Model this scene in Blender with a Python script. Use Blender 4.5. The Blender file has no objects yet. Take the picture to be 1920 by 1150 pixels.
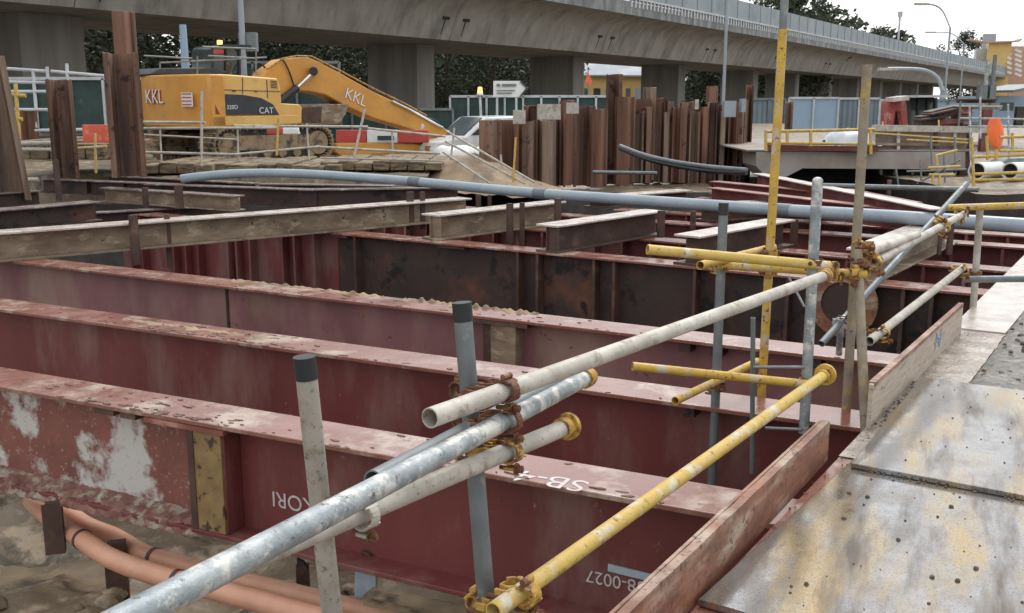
import bpy, bmesh, math, random
from mathutils import Vector, Matrix, noise
random.seed(7)
V = Vector
R = math.radians
sc = bpy.context.scene
C = sc.collection
# ------------------------------------------------------------------ camera
F = 1900.0; PITCH = R(11.45); CAM = V((0, 0, 1.5))
FW = V((0, math.cos(PITCH), -math.sin(PITCH))); UP = V((0, math.sin(PITCH), math.cos(PITCH)))
cd = bpy.data.cameras.new('camera'); cam = bpy.data.objects.new('camera', cd); C.objects.link(cam)
cam.location = CAM; cam.rotation_euler = (R(90) - PITCH, 0, 0)
cd.sensor_width = 36; cd.lens = 36 * F / 1920; cd.clip_start = .05; cd.clip_end = 3000
sc.camera = cam
def ray(x, y): return FW + V((1, 0, 0)) * ((x - 960) / F) - UP * ((y - 575) / F)
def P(x, y, t): return CAM + ray(x, y) * t                       # point at a depth
def G(x, y, z=0): r = ray(x, y); return CAM + r * ((z - CAM.z) / r.z)   # point on a level
def W(x, y, o, n):                                                # point on a plane
    r = ray(x, y); return CAM + r * ((o - CAM).dot(n) / r.dot(n))
# deck frame
E0 = G(1310, 1130, 0); ED = V((.5425, .84, 0)).normalized(); EN = V((ED.y, -ED.x, 0))
def K(s, o, z=0): return E0 + ED * s + EN * o + V((0, 0, z))

# ------------------------------------------------------------------ materials
def mat(name, c1, c2=None, scale=4, stretch=(1, 1, 1), c3=None, s3=2, th=.6, soft=.06, c4=None, s4=9, th4=.66,
        rough=(.5, .8), metal=0, bump=.15, bs=25, spec=.5, wave=None, emis=None):
    m = bpy.data.materials.new(name); m.use_nodes = True; nt = m.node_tree; N = nt.nodes; L = nt.links
    b = N['Principled BSDF']; geo = N.new('ShaderNodeNewGeometry')
    mp = N.new('ShaderNodeMapping'); mp.inputs['Scale'].default_value = stretch
    L.new(geo.outputs['Position'], mp.inputs['Vector'])
    def nz(sc_, det=6, rg=.6, vec=mp):
        n = N.new('ShaderNodeTexNoise'); n.inputs['Scale'].default_value = sc_; n.inputs['Detail'].default_value = det
        n.inputs['Roughness'].default_value = rg; L.new(vec.outputs[0], n.inputs['Vector']); return n
    def ramp(src, a, b_):
        r = N.new('ShaderNodeMapRange'); r.inputs['From Min'].default_value = a; r.inputs['From Max'].default_value = b_
        L.new(src, r.inputs['Value']); return r
    def mix(f, a, bcol):
        x = N.new('ShaderNodeMix'); x.data_type = 'RGBA'; L.new(f, x.inputs[0])
        for s_, v in ((6, a), (7, bcol)):
            if isinstance(v, tuple): x.inputs[s_].default_value = (*v, 1)
            else: L.new(v, x.inputs[s_])
        return x.outputs[2]
    n1 = nz(scale); c2 = c2 or tuple(v * .75 for v in c1)
    col = mix(ramp(n1.outputs[0], .35, .65).outputs[0], c1, c2)
    if c3: col = mix(ramp(nz(s3, 8, .65).outputs[0], th - soft, th + soft).outputs[0], col, c3)
    if c4: col = mix(ramp(nz(s4, 4, .7, geo).outputs[0], th4 - .04, th4 + .04).outputs[0], col, c4)
    if wave:   # vertical ribs along the run of a panel
        w = N.new('ShaderNodeTexWave'); w.bands_direction = 'DIAGONAL' if wave[1] == 'D' else wave[1]
        w.inputs['Scale'].default_value = wave[0]; L.new(geo.outputs['Position'], w.inputs['Vector'])
        k = N.new('ShaderNodeMix'); k.data_type = 'RGBA'; k.blend_type = 'MULTIPLY'; k.inputs[0].default_value = wave[2]
        L.new(col, k.inputs[6]); L.new(w.outputs['Color'], k.inputs[7]); col = k.outputs[2]
    L.new(col, b.inputs['Base Color'])
    rr = ramp(nz(scale * 1.7).outputs[0], .3, .7); rr.inputs['To Min'].default_value = rough[0]; rr.inputs['To Max'].default_value = rough[1]
    L.new(rr.outputs[0], b.inputs['Roughness']); b.inputs['Metallic'].default_value = metal
    b.inputs['Specular IOR Level'].default_value = spec
    if bump:
        bp = N.new('ShaderNodeBump'); bp.inputs['Strength'].default_value = bump; bp.inputs['Distance'].default_value = .01
        L.new(nz(bs, 5, .6, geo).outputs[0], bp.inputs['Height']); L.new(bp.outputs[0], b.inputs['Normal'])
    if emis: b.inputs['Emission Color'].default_value = (*emis[0], 1); b.inputs['Emission Strength'].default_value = emis[1]
    return m
M = {}
M['web'] = mat('oxide_red_web', (.185, .043, .04), (.13, .03, .028), 2.2, (1, 1, .35), c3=(.25, .15, .13), s3=1.9, th=.62, soft=.12, c4=(.3, .17, .15), s4=17, th4=.7, rough=(.45, .7))
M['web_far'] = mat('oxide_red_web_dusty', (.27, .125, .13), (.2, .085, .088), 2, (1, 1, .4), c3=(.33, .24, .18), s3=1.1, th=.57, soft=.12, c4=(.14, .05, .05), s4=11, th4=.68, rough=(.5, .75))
M['web_stain'] = mat('lime_stained_web', (.25, .09, .072), (.17, .062, .05), 3, c3=(.54, .53, .5), s3=2.5, th=.535, soft=.035, c4=(.4, .3, .24), s4=34, th4=.64, rough=(.5, .8))
M['flange'] = mat('wet_red_flange', (.26, .108, .08), (.18, .06, .042), 2.6, (1, 1, 1), c3=(.42, .31, .25), s3=2.6, th=.58, soft=.06, c4=(.12, .06, .05), s4=16, th4=.66, rough=(.06, .36), spec=1.0, bump=.08)
M['flange_r'] = mat('red_flange_edge', (.26, .085, .065), (.17, .055, .045), 5, c3=(.42, .22, .18), s3=3, th=.58, rough=(.3, .6))
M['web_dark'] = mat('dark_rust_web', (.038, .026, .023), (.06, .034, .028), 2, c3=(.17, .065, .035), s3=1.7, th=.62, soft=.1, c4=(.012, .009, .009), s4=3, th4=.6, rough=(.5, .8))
M['tan'] = mat('mud_coated_web', (.29, .22, .15), (.15, .1, .07), 2.4, (1, 1, 2.5), c3=(.42, .35, .25), s3=4, th=.6, c4=(.06, .035, .025), s4=8, th4=.66, rough=(.5, .8))
M['brown'] = mat('rusty_brown_steel', (.1, .055, .04), (.055, .03, .024), 4, c3=(.18, .11, .075), s3=3, th=.63, rough=(.5, .8))
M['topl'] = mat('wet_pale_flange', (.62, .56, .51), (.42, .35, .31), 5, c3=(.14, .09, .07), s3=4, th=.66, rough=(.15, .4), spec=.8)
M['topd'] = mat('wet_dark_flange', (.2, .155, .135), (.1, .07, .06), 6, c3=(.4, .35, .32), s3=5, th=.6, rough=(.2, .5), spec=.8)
M['mottle'] = mat('mottled_tan_plate', (.3, .2, .09), (.2, .13, .055), 10, c3=(.05, .035, .03), s3=14, th=.58, soft=.03, rough=(.4, .6))
M['pile'] = mat('rust_sheet_pile', (0.26, 0.14, 0.09), (0.06, 0.032, 0.026), 3.2, (1.6, 1.6, .1), c3=(0.3, 0.215, 0.16), s3=3.5, th=.6, soft=.1, c4=(.05, .028, .024), s4=5, th4=.6, rough=(.55, .85))  # rust; strong upright stripes also stand for light and shade on the ribs
M['pile2'] = mat('red_rust_sheet_pile', (0.25, 0.12, 0.075), (0.085, 0.042, 0.028), 3.2, (1.6, 1.6, .1), c3=(0.28, 0.17, 0.12), s3=3.5, th=.63, soft=.1, rough=(.55, .85))  # same striping: rib shading put into the rust tones
M['pile3'] = mat('brown_sheet_pile', (0.25, 0.16, 0.105), (0.085, 0.055, 0.042), 3.2, (1.6, 1.6, .1), c3=(0.34, 0.26, 0.2), s3=3.5, th=.58, soft=.12, rough=(.55, .85))  # brown rust with the shading of the ribs worked into its stripes
M['galv'] = mat('galvanised_pipe', (.4, .43, .44), (.2, .24, .26), 11, c3=(.6, .59, .55), s3=13, th=.55, soft=.04, c4=(.14, .1, .075), s4=34, th4=.64, rough=(.36, .62), metal=.3, bump=.3, bs=70)
M['galv_w'] = mat('cement_coated_pipe', (.55, .52, .46), (.38, .35, .3), 9, c3=(.3, .25, .2), s3=8, th=.6, soft=.04, c4=(.24, .16, .11), s4=52, th4=.64, rough=(.45, .7), metal=.1)
M['galv_d'] = mat('dull_grey_pipe', (.2, .225, .235), (.15, .17, .175), 9, c3=(.3, .3, .28), s3=12, th=.63, rough=(.4, .6), metal=.35)
M['woodpipe'] = mat('mud_stained_pole', (.3, .255, .19), (.22, .18, .13), 12, c3=(.42, .3, .08), s3=9, th=.6, c4=(.12, .1, .08), s4=30, th4=.64, rough=(.5, .8))
M['yel'] = mat('worn_yellow_pipe', (.62, .4, .055), (.48, .31, .06), 10, c3=(.5, .43, .3), s3=12, th=.57, soft=.04, c4=(.1, .045, .025), s4=38, th4=.62, rough=(.4, .65))
M['yel_w'] = mat('cement_splashed_yellow_pipe', (.62, .45, .13), (.55, .36, .06), 9, c3=(.62, .57, .44), s3=9, th=.58, soft=.05, c4=(.25, .16, .06), s4=40, th4=.63, rough=(.45, .7))
M['clamp_y'] = mat('rusty_yellow_clamp', (.58, .36, .06), (.4, .22, .05), 26, c3=(.16, .065, .035), s3=24, th=.53, soft=.05, rough=(.5, .8), bump=.4, bs=60)
M['clamp_r'] = mat('rusted_clamp', (.17, .065, .03), (.09, .035, .02), 30, c3=(.32, .17, .07), s3=28, th=.58, rough=(.6, .85), bump=.5, bs=70)
M['black'] = mat('black_cap', (.018, .022, .024), rough=(.35, .5), bump=.05)
M['dark'] = mat('dark_opening', (.012, .012, .013), rough=(.7, .9), bump=0)
M['board_r'] = mat('rusty_steel_toe_board', (.29, .125, .07), (.16, .07, .045), 4, (1, 1, 4), c3=(.44, .34, .26), s3=2.2, th=.57, soft=.08, c4=(.12, .055, .04), s4=22, th4=.6, rough=(.35, .65), bump=.3)
M['board_w'] = mat('weathered_plywood', (.52, .45, .37), (.4, .33, .26), 6, (1, 1, 9), c3=(.24, .17, .12), s3=5, th=.62, soft=.05, c4=(.15, .1, .07), s4=22, th4=.68, rough=(.6, .85))
M['gpipe'] = mat('grey_plastic_pipe', (.33, .39, .44), (.27, .33, .38), 3, c3=(.24, .28, .31), s3=4, th=.66, rough=(.22, .35), bump=.03)
M['gsleeve'] = mat('grey_pipe_sleeve', (.17, .21, .235), rough=(.3, .5), bump=.03)
M['opipe'] = mat('salmon_plastic_pipe', (.66, .36, .24), (.55, .28, .18), 4, c3=(.42, .28, .2), s3=7, th=.64, rough=(.35, .5), bump=.04)
M['conc'] = mat('viaduct_concrete', (.32, .31, .28), (.23, .222, .2), 1.1, (1, 1, .3), c3=(.13, .128, .118), s3=.9, th=.6, soft=.12, rough=(.7, .9), bump=.1, bs=4)
M['conc_p'] = mat('pier_concrete', (.27, .26, .235), (.19, .18, .165), .7, (1.5, 1.5, .12), c3=(.13, .12, .11), s3=.6, th=.58, soft=.15, rough=(.7, .9), bump=.1, bs=4)
M['conc_f'] = mat('stained_parapet', (.22, .235, .235), (.12, .13, .13), 1.6, (1, 1, .2), c3=(.34, .36, .37), s3=1.2, th=.58, soft=.1, rough=(.6, .9))
M['conc_s'] = mat('slab_concrete', (.33, .3, .27), (.22, .19, .165), 1.2, (1, 1, .5), c3=(.2, .12, .09), s3=1.1, th=.6, soft=.12, rough=(.6, .85))
M['screen'] = mat('grey_noise_panel', (.3, .35, .38), (.25, .3, .33), .4, c3=(.2, .235, .26), s3=.5, th=.6, soft=.1, wave=(2.6, 'X', .12), rough=(.5, .7), bump=0)
M['rail_w'] = mat('pale_rail', (.55, .58, .6), rough=(.4, .6), bump=0)
M['steelgrey'] = mat('grey_paint_steel', (.32, .37, .41), (.26, .3, .33), 2, rough=(.35, .5), bump=.02)
M['hoard_g'] = mat('green_hoarding', (.03, .07, .062), (.02, .048, .044), 3, c3=(.07, .11, .1), s3=5, th=.66, rough=(.5, .8))
M['hoard_b'] = mat('blue_hoarding', (.3, .42, .55), (.27, .38, .5), 1, c3=(.2, .29, .38), s3=.9, th=.66, rough=(.4, .6), bump=.05)
M['hoard_s'] = mat('slate_hoarding', (.2, .26, .3), (.17, .22, .26), 2, wave=(1.7, 'X', .35), rough=(.5, .7), bump=0)
M['cat'] = mat('excavator_yellow', (.64, .31, .055), (.54, .25, .045), 1.6, c3=(.4, .24, .09), s3=2.2, th=.62, soft=.08, c4=(.2, .09, .03), s4=9, th4=.72, rough=(.4, .6), bump=.05)
M['cat_l'] = mat('excavator_pale_yellow', (.74, .47, .15), (.66, .38, .1), 1.8, c3=(.4, .25, .1), s3=3, th=.64, rough=(.35, .5), bump=.05)
M['cat_b'] = mat('excavator_dark_panel', (.035, .045, .052), (.025, .03, .035), 5, rough=(.4, .6))
M['track'] = mat('muddy_track', (.34, .25, .15), (.2, .145, .09), 4, c3=(.06, .045, .035), s3=4, th=.57, soft=.05, rough=(.7, .9), bump=.5)
M['trackdk'] = mat('track_gap_steel', (.05, .04, .032), (.03, .026, .022), 5, c3=(.2, .14, .09), s3=5, th=.6, rough=(.6, .9))
M['chrome'] = mat('chrome_rod', (.75, .76, .78), rough=(.12, .2), metal=1, bump=0)
M['white'] = mat('white_paint', (.74, .74, .72), (.66, .66, .64), 8, rough=(.4, .6), bump=0)
M['stencil'] = mat('stencil_white', (.6, .58, .58), (.48, .42, .42), 30, rough=(.5, .7), bump=0)
M['bluepaint'] = mat('blue_mark', (.18, .3, .42), (.3, .4, .48), 30, rough=(.5, .7), bump=0)
M['bluepipe'] = mat('pale_blue_mark', (.4, .5, .56), (.32, .42, .48), 20, rough=(.4, .6), bump=0)
M['redp'] = mat('red_paint', (.5, .06, .035), (.4, .045, .03), 3, rough=(.4, .6), bump=.05)
M['orange'] = mat('orange_plastic', (.72, .13, .06), (.62, .1, .05), 6, c3=(.75, .28, .18), s3=8, th=.6, rough=(.4, .6), bump=.05)
M['vest'] = mat('fluorescent_orange_cloth', (.95, .22, .06), (.85, .17, .05), 4, rough=(.7, .9), bump=.3, bs=12)
M['machred'] = mat('faded_red_machine', (.33, .05, .035), (.22, .035, .03), 2, c3=(.5, .32, .26), s3=3, th=.6, rough=(.4, .7))
M['glass'] = mat('dark_glass', (.03, .045, .045), (.06, .08, .08), 2, rough=(.05, .15), bump=0)
M['carp'] = mat('white_car_paint', (.75, .77, .79), rough=(.15, .25), bump=0)
M['rubber'] = mat('rubber', (.02, .02, .02), rough=(.7, .9))
M['timber'] = mat('muddy_timber', (.3, .23, .145), (.15, .11, .07), 3.5, (1, 1, 5), c3=(.06, .045, .03), s3=4, th=.55, rough=(.7, .9), bump=.3)
M['sand'] = mat('sandy_mud', (.34, .25, .15), (.22, .16, .1), 3, c3=(.16, .12, .085), s3=2, th=.58, rough=(.6, .9), bump=.6, bs=10)
M['ground'] = mat('wet_earth', (.2, .15, .095), (.095, .072, .046), 2.6, c3=(.36, .28, .19), s3=2.6, th=.57, soft=.05, c4=(.06, .052, .034), s4=3, th4=.6, rough=(.25, .8), bump=1, bs=16)
M['gravel'] = mat('gravel_concrete', (.19, .175, .155), (.1, .095, .088), 9, c3=(.32, .27, .22), s3=13, th=.58, soft=.04, c4=(.03, .03, .03), s4=22, th4=.6, rough=(.3, .7), bump=1, bs=60)
M['stone'] = mat('dark_crumb', (.06, .05, .045), (.13, .11, .09), 30, rough=(.6, .9), bump=.3)
M['leaf'] = mat('dark_leaf', (.03, .048, .024), (.05, .07, .034), 1.2, c3=(.075, .085, .05), s3=.6, th=.6, soft=.1, rough=(.6, .8), bump=0)
M['leaf2'] = mat('olive_leaf', (.05, .06, .032), (.075, .08, .045), 1.2, c3=(.02, .03, .02), s3=.6, th=.56, soft=.1, rough=(.6, .8), bump=0)
M['bark'] = mat('bark', (.09, .07, .055), (.05, .04, .032), 3, rough=(.8, .95), bump=.5)
M['ochre'] = mat('ochre_wall', (.66, .46, .18), (.6, .42, .16), 1, rough=(.7, .9), bump=0)
M['pinkw'] = mat('salmon_wall', (.56, .36, .27), rough=(.7, .9), bump=0)
M['greyroof'] = mat('grey_roof', (.34, .38, .42), (.28, .32, .36), .3, rough=(.5, .8), bump=0)
M['tarp'] = mat('blue_white_tarpaulin', (.38, .46, .52), (.6, .64, .66), 2.4, rough=(.3, .5), bump=.4, bs=5)
M['amber'] = mat('amber_beacon', (.9, .45, .08), rough=(.2, .3), bump=0, emis=((1, .5, .12), 2.5))
def plate_mat():
    m = bpy.data.materials.new('wet_steel_plate'); m.use_nodes = True; nt = m.node_tree; N = nt.nodes; L = nt.links; b = N['Principled BSDF']
    geo = N.new('ShaderNodeNewGeometry')
    def nz(scale, rot, sc3, det=6, dist=0):
        mp = N.new('ShaderNodeMapping'); mp.vector_type = 'TEXTURE'; mp.inputs['Rotation'].default_value = (0, 0, rot); mp.inputs['Scale'].default_value = tuple(1 / q for q in sc3); L.new(geo.outputs['Position'], mp.inputs['Vector'])
        n = N.new('ShaderNodeTexNoise'); n.inputs['Scale'].default_value = scale; n.inputs['Detail'].default_value = det; n.inputs['Roughness'].default_value = .62; n.inputs['Distortion'].default_value = dist
        L.new(mp.outputs[0], n.inputs['Vector']); return n.outputs[0]
    def rng(src, a, b_, c=0, d=1):
        r = N.new('ShaderNodeMapRange'); r.inputs['From Min'].default_value = a; r.inputs['From Max'].default_value = b_; r.inputs['To Min'].default_value = c; r.inputs['To Max'].default_value = d; L.new(src, r.inputs['Value']); return r.outputs[0]
    def mix(f, a, c):
        x = N.new('ShaderNodeMix'); x.data_type = 'RGBA'; L.new(f, x.inputs[0])
        for s_, v in ((6, a), (7, c)):
            if isinstance(v, tuple): x.inputs[s_].default_value = (*v, 1)
            else: L.new(v, x.inputs[s_])
        return x.outputs[2]
    streak = nz(2.4, R(-24), (2.8, .45, 1), 7, .15); gold_reflection = nz(1.6, R(-24), (2.2, .5, 1), 5); grit = nz(210, 0, (1, 1, 1), 3); blot = nz(7, 0, (1, 1, 1), 8)
    col = mix(rng(blot, .35, .65), (.4, .4, .41), (.25, .235, .22)); col = mix(rng(gold_reflection, .47, .6), col, (.46, .345, .19))  # golden patches: warm reflections put into the base colour
    mud = rng(streak, .5, .64); col = mix(mud, col, (.06, .043, .032))  # darker brown streaks, drawn out along one direction
    g2 = rng(grit, .54, .64); col = mix(g2, col, (.11, .095, .08)); L.new(col, b.inputs['Base Color'])
    mx_ = N.new('ShaderNodeMath'); mx_.operation = 'MAXIMUM'; L.new(mud, mx_.inputs[0]); L.new(g2, mx_.inputs[1])
    L.new(rng(mx_.outputs[0], 0, 1, .85, .3), b.inputs['Metallic'])
    ad = N.new('ShaderNodeMath'); ad.operation = 'ADD'; L.new(rng(blot, .3, .7, .03, .2), ad.inputs[0]); L.new(rng(mx_.outputs[0], 0, 1, 0, .22), ad.inputs[1]); L.new(ad.outputs[0], b.inputs['Roughness'])
    bp = N.new('ShaderNodeBump'); bp.inputs['Strength'].default_value = .05; bp.inputs['Distance'].default_value = .003; L.new(grit, bp.inputs['Height']); L.new(bp.outputs[0], b.inputs['Normal'])
    return m
M['plate'] = plate_mat()
M['mudpole'] = mat('mud_coated_pole', (.37, .34, .29), (.3, .27, .23), 14, c3=(.24, .19, .14), s3=16, th=.6, c4=(.15, .12, .09), s4=60, th4=.62, rough=(.6, .8))
M['flake'] = mat('rust_flake', (.1, .055, .045), (.2, .14, .11), 30, rough=(.6, .9), bump=.4)
M['lime'] = mat('lime_crust', (.27, .14, .11), (.17, .075, .06), 8, c3=(.38, .34, .27), s3=9, th=.56, rough=(.7, .9), bump=.8)

# ------------------------------------------------------------------ mesh builder
class MB:
    def __init__(s): s.v = []; s.f = []
    def poly(s, pts, ext):
        n = len(pts); b = len(s.v); s.v += [V(p) for p in pts] + [V(p) + ext for p in pts]
        s.f.append(list(range(b, b + n))); s.f.append(list(range(b + 2 * n - 1, b + n - 1, -1)))
        for i in range(n): j = (i + 1) % n; s.f.append([b + i, b + i + n, b + j + n, b + j])
        return s
    def box(s, c, sx, sy, sz, yaw=0, tilt=0):
        a = Matrix.Rotation(yaw, 3, 'Z') @ Matrix.Rotation(tilt, 3, 'Y'); c = V(c)
        X, Y, Z = a @ V((sx / 2, 0, 0)), a @ V((0, sy / 2, 0)), a @ V((0, 0, sz / 2))
        return s.poly([c - X - Y - Z, c + X - Y - Z, c + X + Y - Z, c - X + Y - Z], Z * 2)
    def bar(s, p0, p1, w, h, up=V((0, 0, 1))):      # box between two points, w across, h along up, centred
        p0, p1 = V(p0), V(p1); d = (p1 - p0).normalized(); a = d.cross(up).normalized(); u = a.cross(d).normalized()
        A, U = a * w / 2, u * h / 2
        return s.poly([p0 - A - U, p0 + A - U, p0 + A + U, p0 - A + U], p1 - p0)
    def tube(s, p0, p1, r, seg=20, r2=None, cap=True, hollow=0):
        return s.path([p0, p1], r, seg, r2, cap, hollow)
    def path(s, pts, r, seg=16, r2=None, cap=True, hollow=0):
        pts = [V(p) for p in pts]; n = len(pts); rings = []
        ref = None
        for i, p in enumerate(pts):
            d = (pts[min(i + 1, n - 1)] - pts[max(i - 1, 0)]).normalized()
            if ref is None: ref = d.orthogonal().normalized()
            ref = (ref - d * ref.dot(d)).normalized(); q = d.cross(ref)
            rr = r if r2 is None else r + (r2 - r) * i / (n - 1)
            rings.append((p, ref.copy(), q, rr, d))
        def ring(p, a, q, rr):
            b = len(s.v)
            s.v += [p + (a * math.cos(2 * math.pi * k / seg) + q * math.sin(2 * math.pi * k / seg)) * rr for k in range(seg)]; return b
        bs = [ring(*x[:4]) for x in rings]
        def bridge(a, b):
            for k in range(seg): j = (k + 1) % seg; s.f.append([a + k, a + j, b + j, b + k])
        for i in range(n - 1): bridge(bs[i], bs[i + 1])
        for end in (0, n - 1):
            if not cap: continue
            p, a, q, rr, d = rings[end]
            if hollow:
                b1 = ring(p, a, q, rr - hollow); sg = 1 if end == 0 else -1
                b2 = ring(p + d * sg * .12, a, q, rr - hollow)
                bridge(bs[end], b1); bridge(b1, b2); s.f.append(list(range(b2, b2 + seg)))
            else: s.f.append(list(range(bs[end], bs[end] + seg)))
        return s
    def dome(s, c, r, h, ax=V((0, 0, 1)), seg=20):
        pts = [c + ax * h * math.sin(a) for a in [i * math.pi / 12 for i in range(6)]]
        b0 = None; q = ax.orthogonal().normalized(); w = ax.cross(q)
        for i, p in enumerate(pts):
            rr = r * math.cos(i * math.pi / 12); b = len(s.v)
            s.v += [p + (q * math.cos(2 * math.pi * k / seg) + w * math.sin(2 * math.pi * k / seg)) * rr for k in range(seg)]
            if b0 is not None:
                for k in range(seg): j = (k + 1) % seg; s.f.append([b0 + k, b0 + j, b + j, b + k])
            b0 = b
        s.f.append(list(range(b0, b0 + seg))); return s
    def build(s, name, m, parent=None, smooth=True, bevel=0):
        off = parent['_o'] if parent is not None and '_o' in parent else (0, 0, 0); off = V(off)
        me = bpy.data.meshes.new(name); me.from_pydata([v - off for v in s.v], [], s.f)
        bm = bmesh.new(); bm.from_mesh(me); bmesh.ops.recalc_face_normals(bm, faces=bm.faces); bm.to_mesh(me); bm.free()
        if smooth:
            me.polygons.foreach_set('use_smooth', [True] * len(me.polygons)); me.set_sharp_from_angle(angle=R(35))
        me.materials.append(M[m] if isinstance(m, str) else m)
        o = bpy.data.objects.new(name, me); C.objects.link(o)
        if parent is not None: o.parent = parent; o['_o'] = tuple(off)
        if bevel:
            b = o.modifiers.new('bevel', 'BEVEL'); b.width = bevel; b.segments = 2; b.limit_method = 'ANGLE'
        return o
def tag(o, label=None, cat=None, group=None, kind=None):
    if label: o['label'] = label
    if cat: o['category'] = cat
    if group: o['group'] = group
    if kind: o['kind'] = kind
    return o
def thing(name, label, cat, loc, group=None):
    o = bpy.data.objects.new(name, None); C.objects.link(o); o.location = loc; o['_o'] = tuple(loc); o.empty_display_size = .2
    return tag(o, label, cat, group)
def dup(root, loc, label, rotz=None):
    r = root.copy(); C.objects.link(r); r.location = loc; r['label'] = label
    if rotz is not None: r.rotation_euler = (0, 0, rotz)
    for ch in list(root.children):
        c = ch.copy(); C.objects.link(c); c.parent = r
        for g in list(ch.children): d = g.copy(); C.objects.link(d); d.parent = c
    return r
def struct(o): o['kind'] = 'structure'; return o
_txt = {}
def lettering(s, org, right, up, h, m, parent, name='lettering', ext=.002):
    """flat raised letters, lower left corner at org"""
    cu = bpy.data.curves.new('t', 'FONT'); cu.body = s; cu.size = h / .72; cu.extrude = ext
    t = bpy.data.objects.new('t', cu); C.objects.link(t); dg = bpy.context.evaluated_depsgraph_get(); dg.update()
    me = bpy.data.meshes.new_from_object(t.evaluated_get(dg)); bpy.data.objects.remove(t); 
    off = V(parent['_o']); r, u = V(right).normalized(), V(up).normalized(); n = r.cross(u)
    for v in me.vertices: c = v.co.copy(); v.co = V(org) + r * c.x + u * c.y + n * c.z - off
    me.materials.clear(); me.materials.append(M[m]); me.name = name
    o = bpy.data.objects.new(name, me); C.objects.link(o); o.parent = parent; o['_o'] = tuple(off); return o

# ------------------------------------------------------------------ terrain, deck
def hz(x, y):
    p = V((x, y, 0)) - V((E0.x, E0.y, 0)); s = p.dot(ED); o = p.dot(EN)
    n = noise.noise(V((x * .9, y * .9, 1))) * .16 + noise.noise(V((x * 2.7, y * 2.7, 4))) * .06
    if x > 7.2 and 16 < y < 40 and o < -.3: return .05 + n * .35
    far = 16.6 if x < -1.5 else 19 if x < 4.6 else 23
    if o > -.3 and y < 15.5: return -.42
    if y > far + 1.5:
        base = .2 if x < -1 else -.3
        return base + n * .4 + (0 if y < 60 else 0)
    if y > far: return -3.2 + (2.9) * (y - far) / 1.5
    if x < -30 or o > 0: return -.3
    near = -1.22 + n * 1.5 + noise.noise(V((x * 5, y * 5, 9))) * .07 + abs(noise.noise(V((x * 11, y * 11, 2)))) * .05 - .05 * max(0, y - 4)
    return near if y < 8 + .15 * n else -3.4 + n
xs = [-900, -400, -200, -100, -60, -40, -30] + [-28 + .35 * i for i in range(67)] + [-4.5 + .09 * i for i in range(62)] + [1.15 + .35 * i for i in range(68)] + [26, 32, 45, 80, 150, 300, 500, 900]
ys = [-60, -20, -6] + [-4 + .3 * i for i in range(19)] + [1.7 + .09 * i for i in range(68)] + [7.9 + .3 * i for i in range(58)] + [26 + 2 * i for i in range(12)] + [60, 90, 140, 220, 350, 600, 1000, 1800]
gm = MB(); nx = len(xs)
for y in ys:
    for x in xs: gm.v.append(V((x, y, hz(x, y) if abs(x) < 500 and y < 1000 else -.3)))
for j in range(len(ys) - 1):
    for i in range(nx - 1): a = j * nx + i; gm.f.append([a, a + 1, a + nx + 1, a + nx])
gnd = struct(gm.build('ground', 'ground')); gnd.data.materials.append(mat('pit_shade_earth', (.032, .022, .016), (.018, .013, .01), 2, rough=(.4, .8), bump=.8, bs=12))
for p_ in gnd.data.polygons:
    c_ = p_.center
    if c_.z < -.42 and (c_.y > 7.6 or c_.z < -2.2): p_.material_index = 1  # pit earth gets a darker colour that stands for the shade down there
def slab(name, s0, s1, o0, o1, z0, z1, m, **k):
    b = MB().poly([K(s0, o0, z0), K(s1, o0, z0), K(s1, o1, z0), K(s0, o1, z0)], V((0, 0, z1 - z0)))
    return b.build(name, m, **k)
struct(slab('deck_slab', -4.6, 3.05, .33, 9, -.34, -.012, 'gravel'))
# rough gravel bed beyond the plates
gb = MB(); n1, n2 = 60, 70
for i in range(n1 + 1):
    for j in range(n2 + 1):
        s_, o_ = 2.86 + 6.2 * i / n1, .26 + 6 * j / n2
        z = .035 + .02 * noise.noise(V((s_ * 9, o_ * 9, 0))) + .05 * noise.noise(V((s_ * 1.7, o_ * 1.7, 3))) * min(1, (o_ - .2) * 1.5) + .025 * noise.noise(V((s_ * 22, o_ * 22, 3)))
        if i in (0,) or j in (0,): z = -.012
        gb.v.append(K(s_, o_, z))
for i in range(n1):
    for j in range(n2): a = i * (n2 + 1) + j; gb.f.append([a, a + 1, a + n2 + 2, a + n2 + 1])
struct(gb.build('gravel_path', 'gravel'))
# runner beam along the deck edge
rb = thing('edge_beam', 'long red runner beam under the right edge of the wet deck', 'steel beam', K(2, .15, 0))
MB().poly([K(-3, 0, -.03), K(9.6, 0, -.03), K(9.6, .31, -.03), K(-3, .31, -.03)], V((0, 0, .025))).build('top_flange', 'flange', rb)
MB().poly([K(-3, .14, -.7), K(9.6, .14, -.7), K(9.6, .165, -.7), K(-3, .165, -.7)], V((0, 0, .668))).build('web', 'web', rb)
MB().poly([K(-3, 0, -.73), K(9.6, 0, -.73), K(9.6, .31, -.73), K(-3, .31, -.73)], V((0, 0, .028))).build('bottom_flange', 'web', rb)
def road_plate(label, s0, s1, o0, o1, z, o0b=None):
    b = MB(); nseg = 24; pts = [K(s0, o0, z), K(s1, o0 + .02 if o0b is None else o0b, z), K(s1 + .02, o1, z), K(s0 + .01, o1, z)]
    return tag(b.poly(pts, V((0, 0, .022))).build('road_plate', 'plate', bevel=.003), label, 'steel plate', 'wet steel plates on the deck')
road_plate('wet brown streaked steel plate nearest the camera, beside the rusty toe board', -.02, 1.5, .005, 3.6, -.001, .075)
road_plate('wet steel plate lying over the nearer plate, beside the plywood toe board', 1.37, 2.93, .095, 3.3, .022, .06)
road_plate('steel plate sticking out under the front edge of the near plate', -1.9, -.1, .35, 3.5, -.004)
mw_ = MB(); nm = 70
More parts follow.
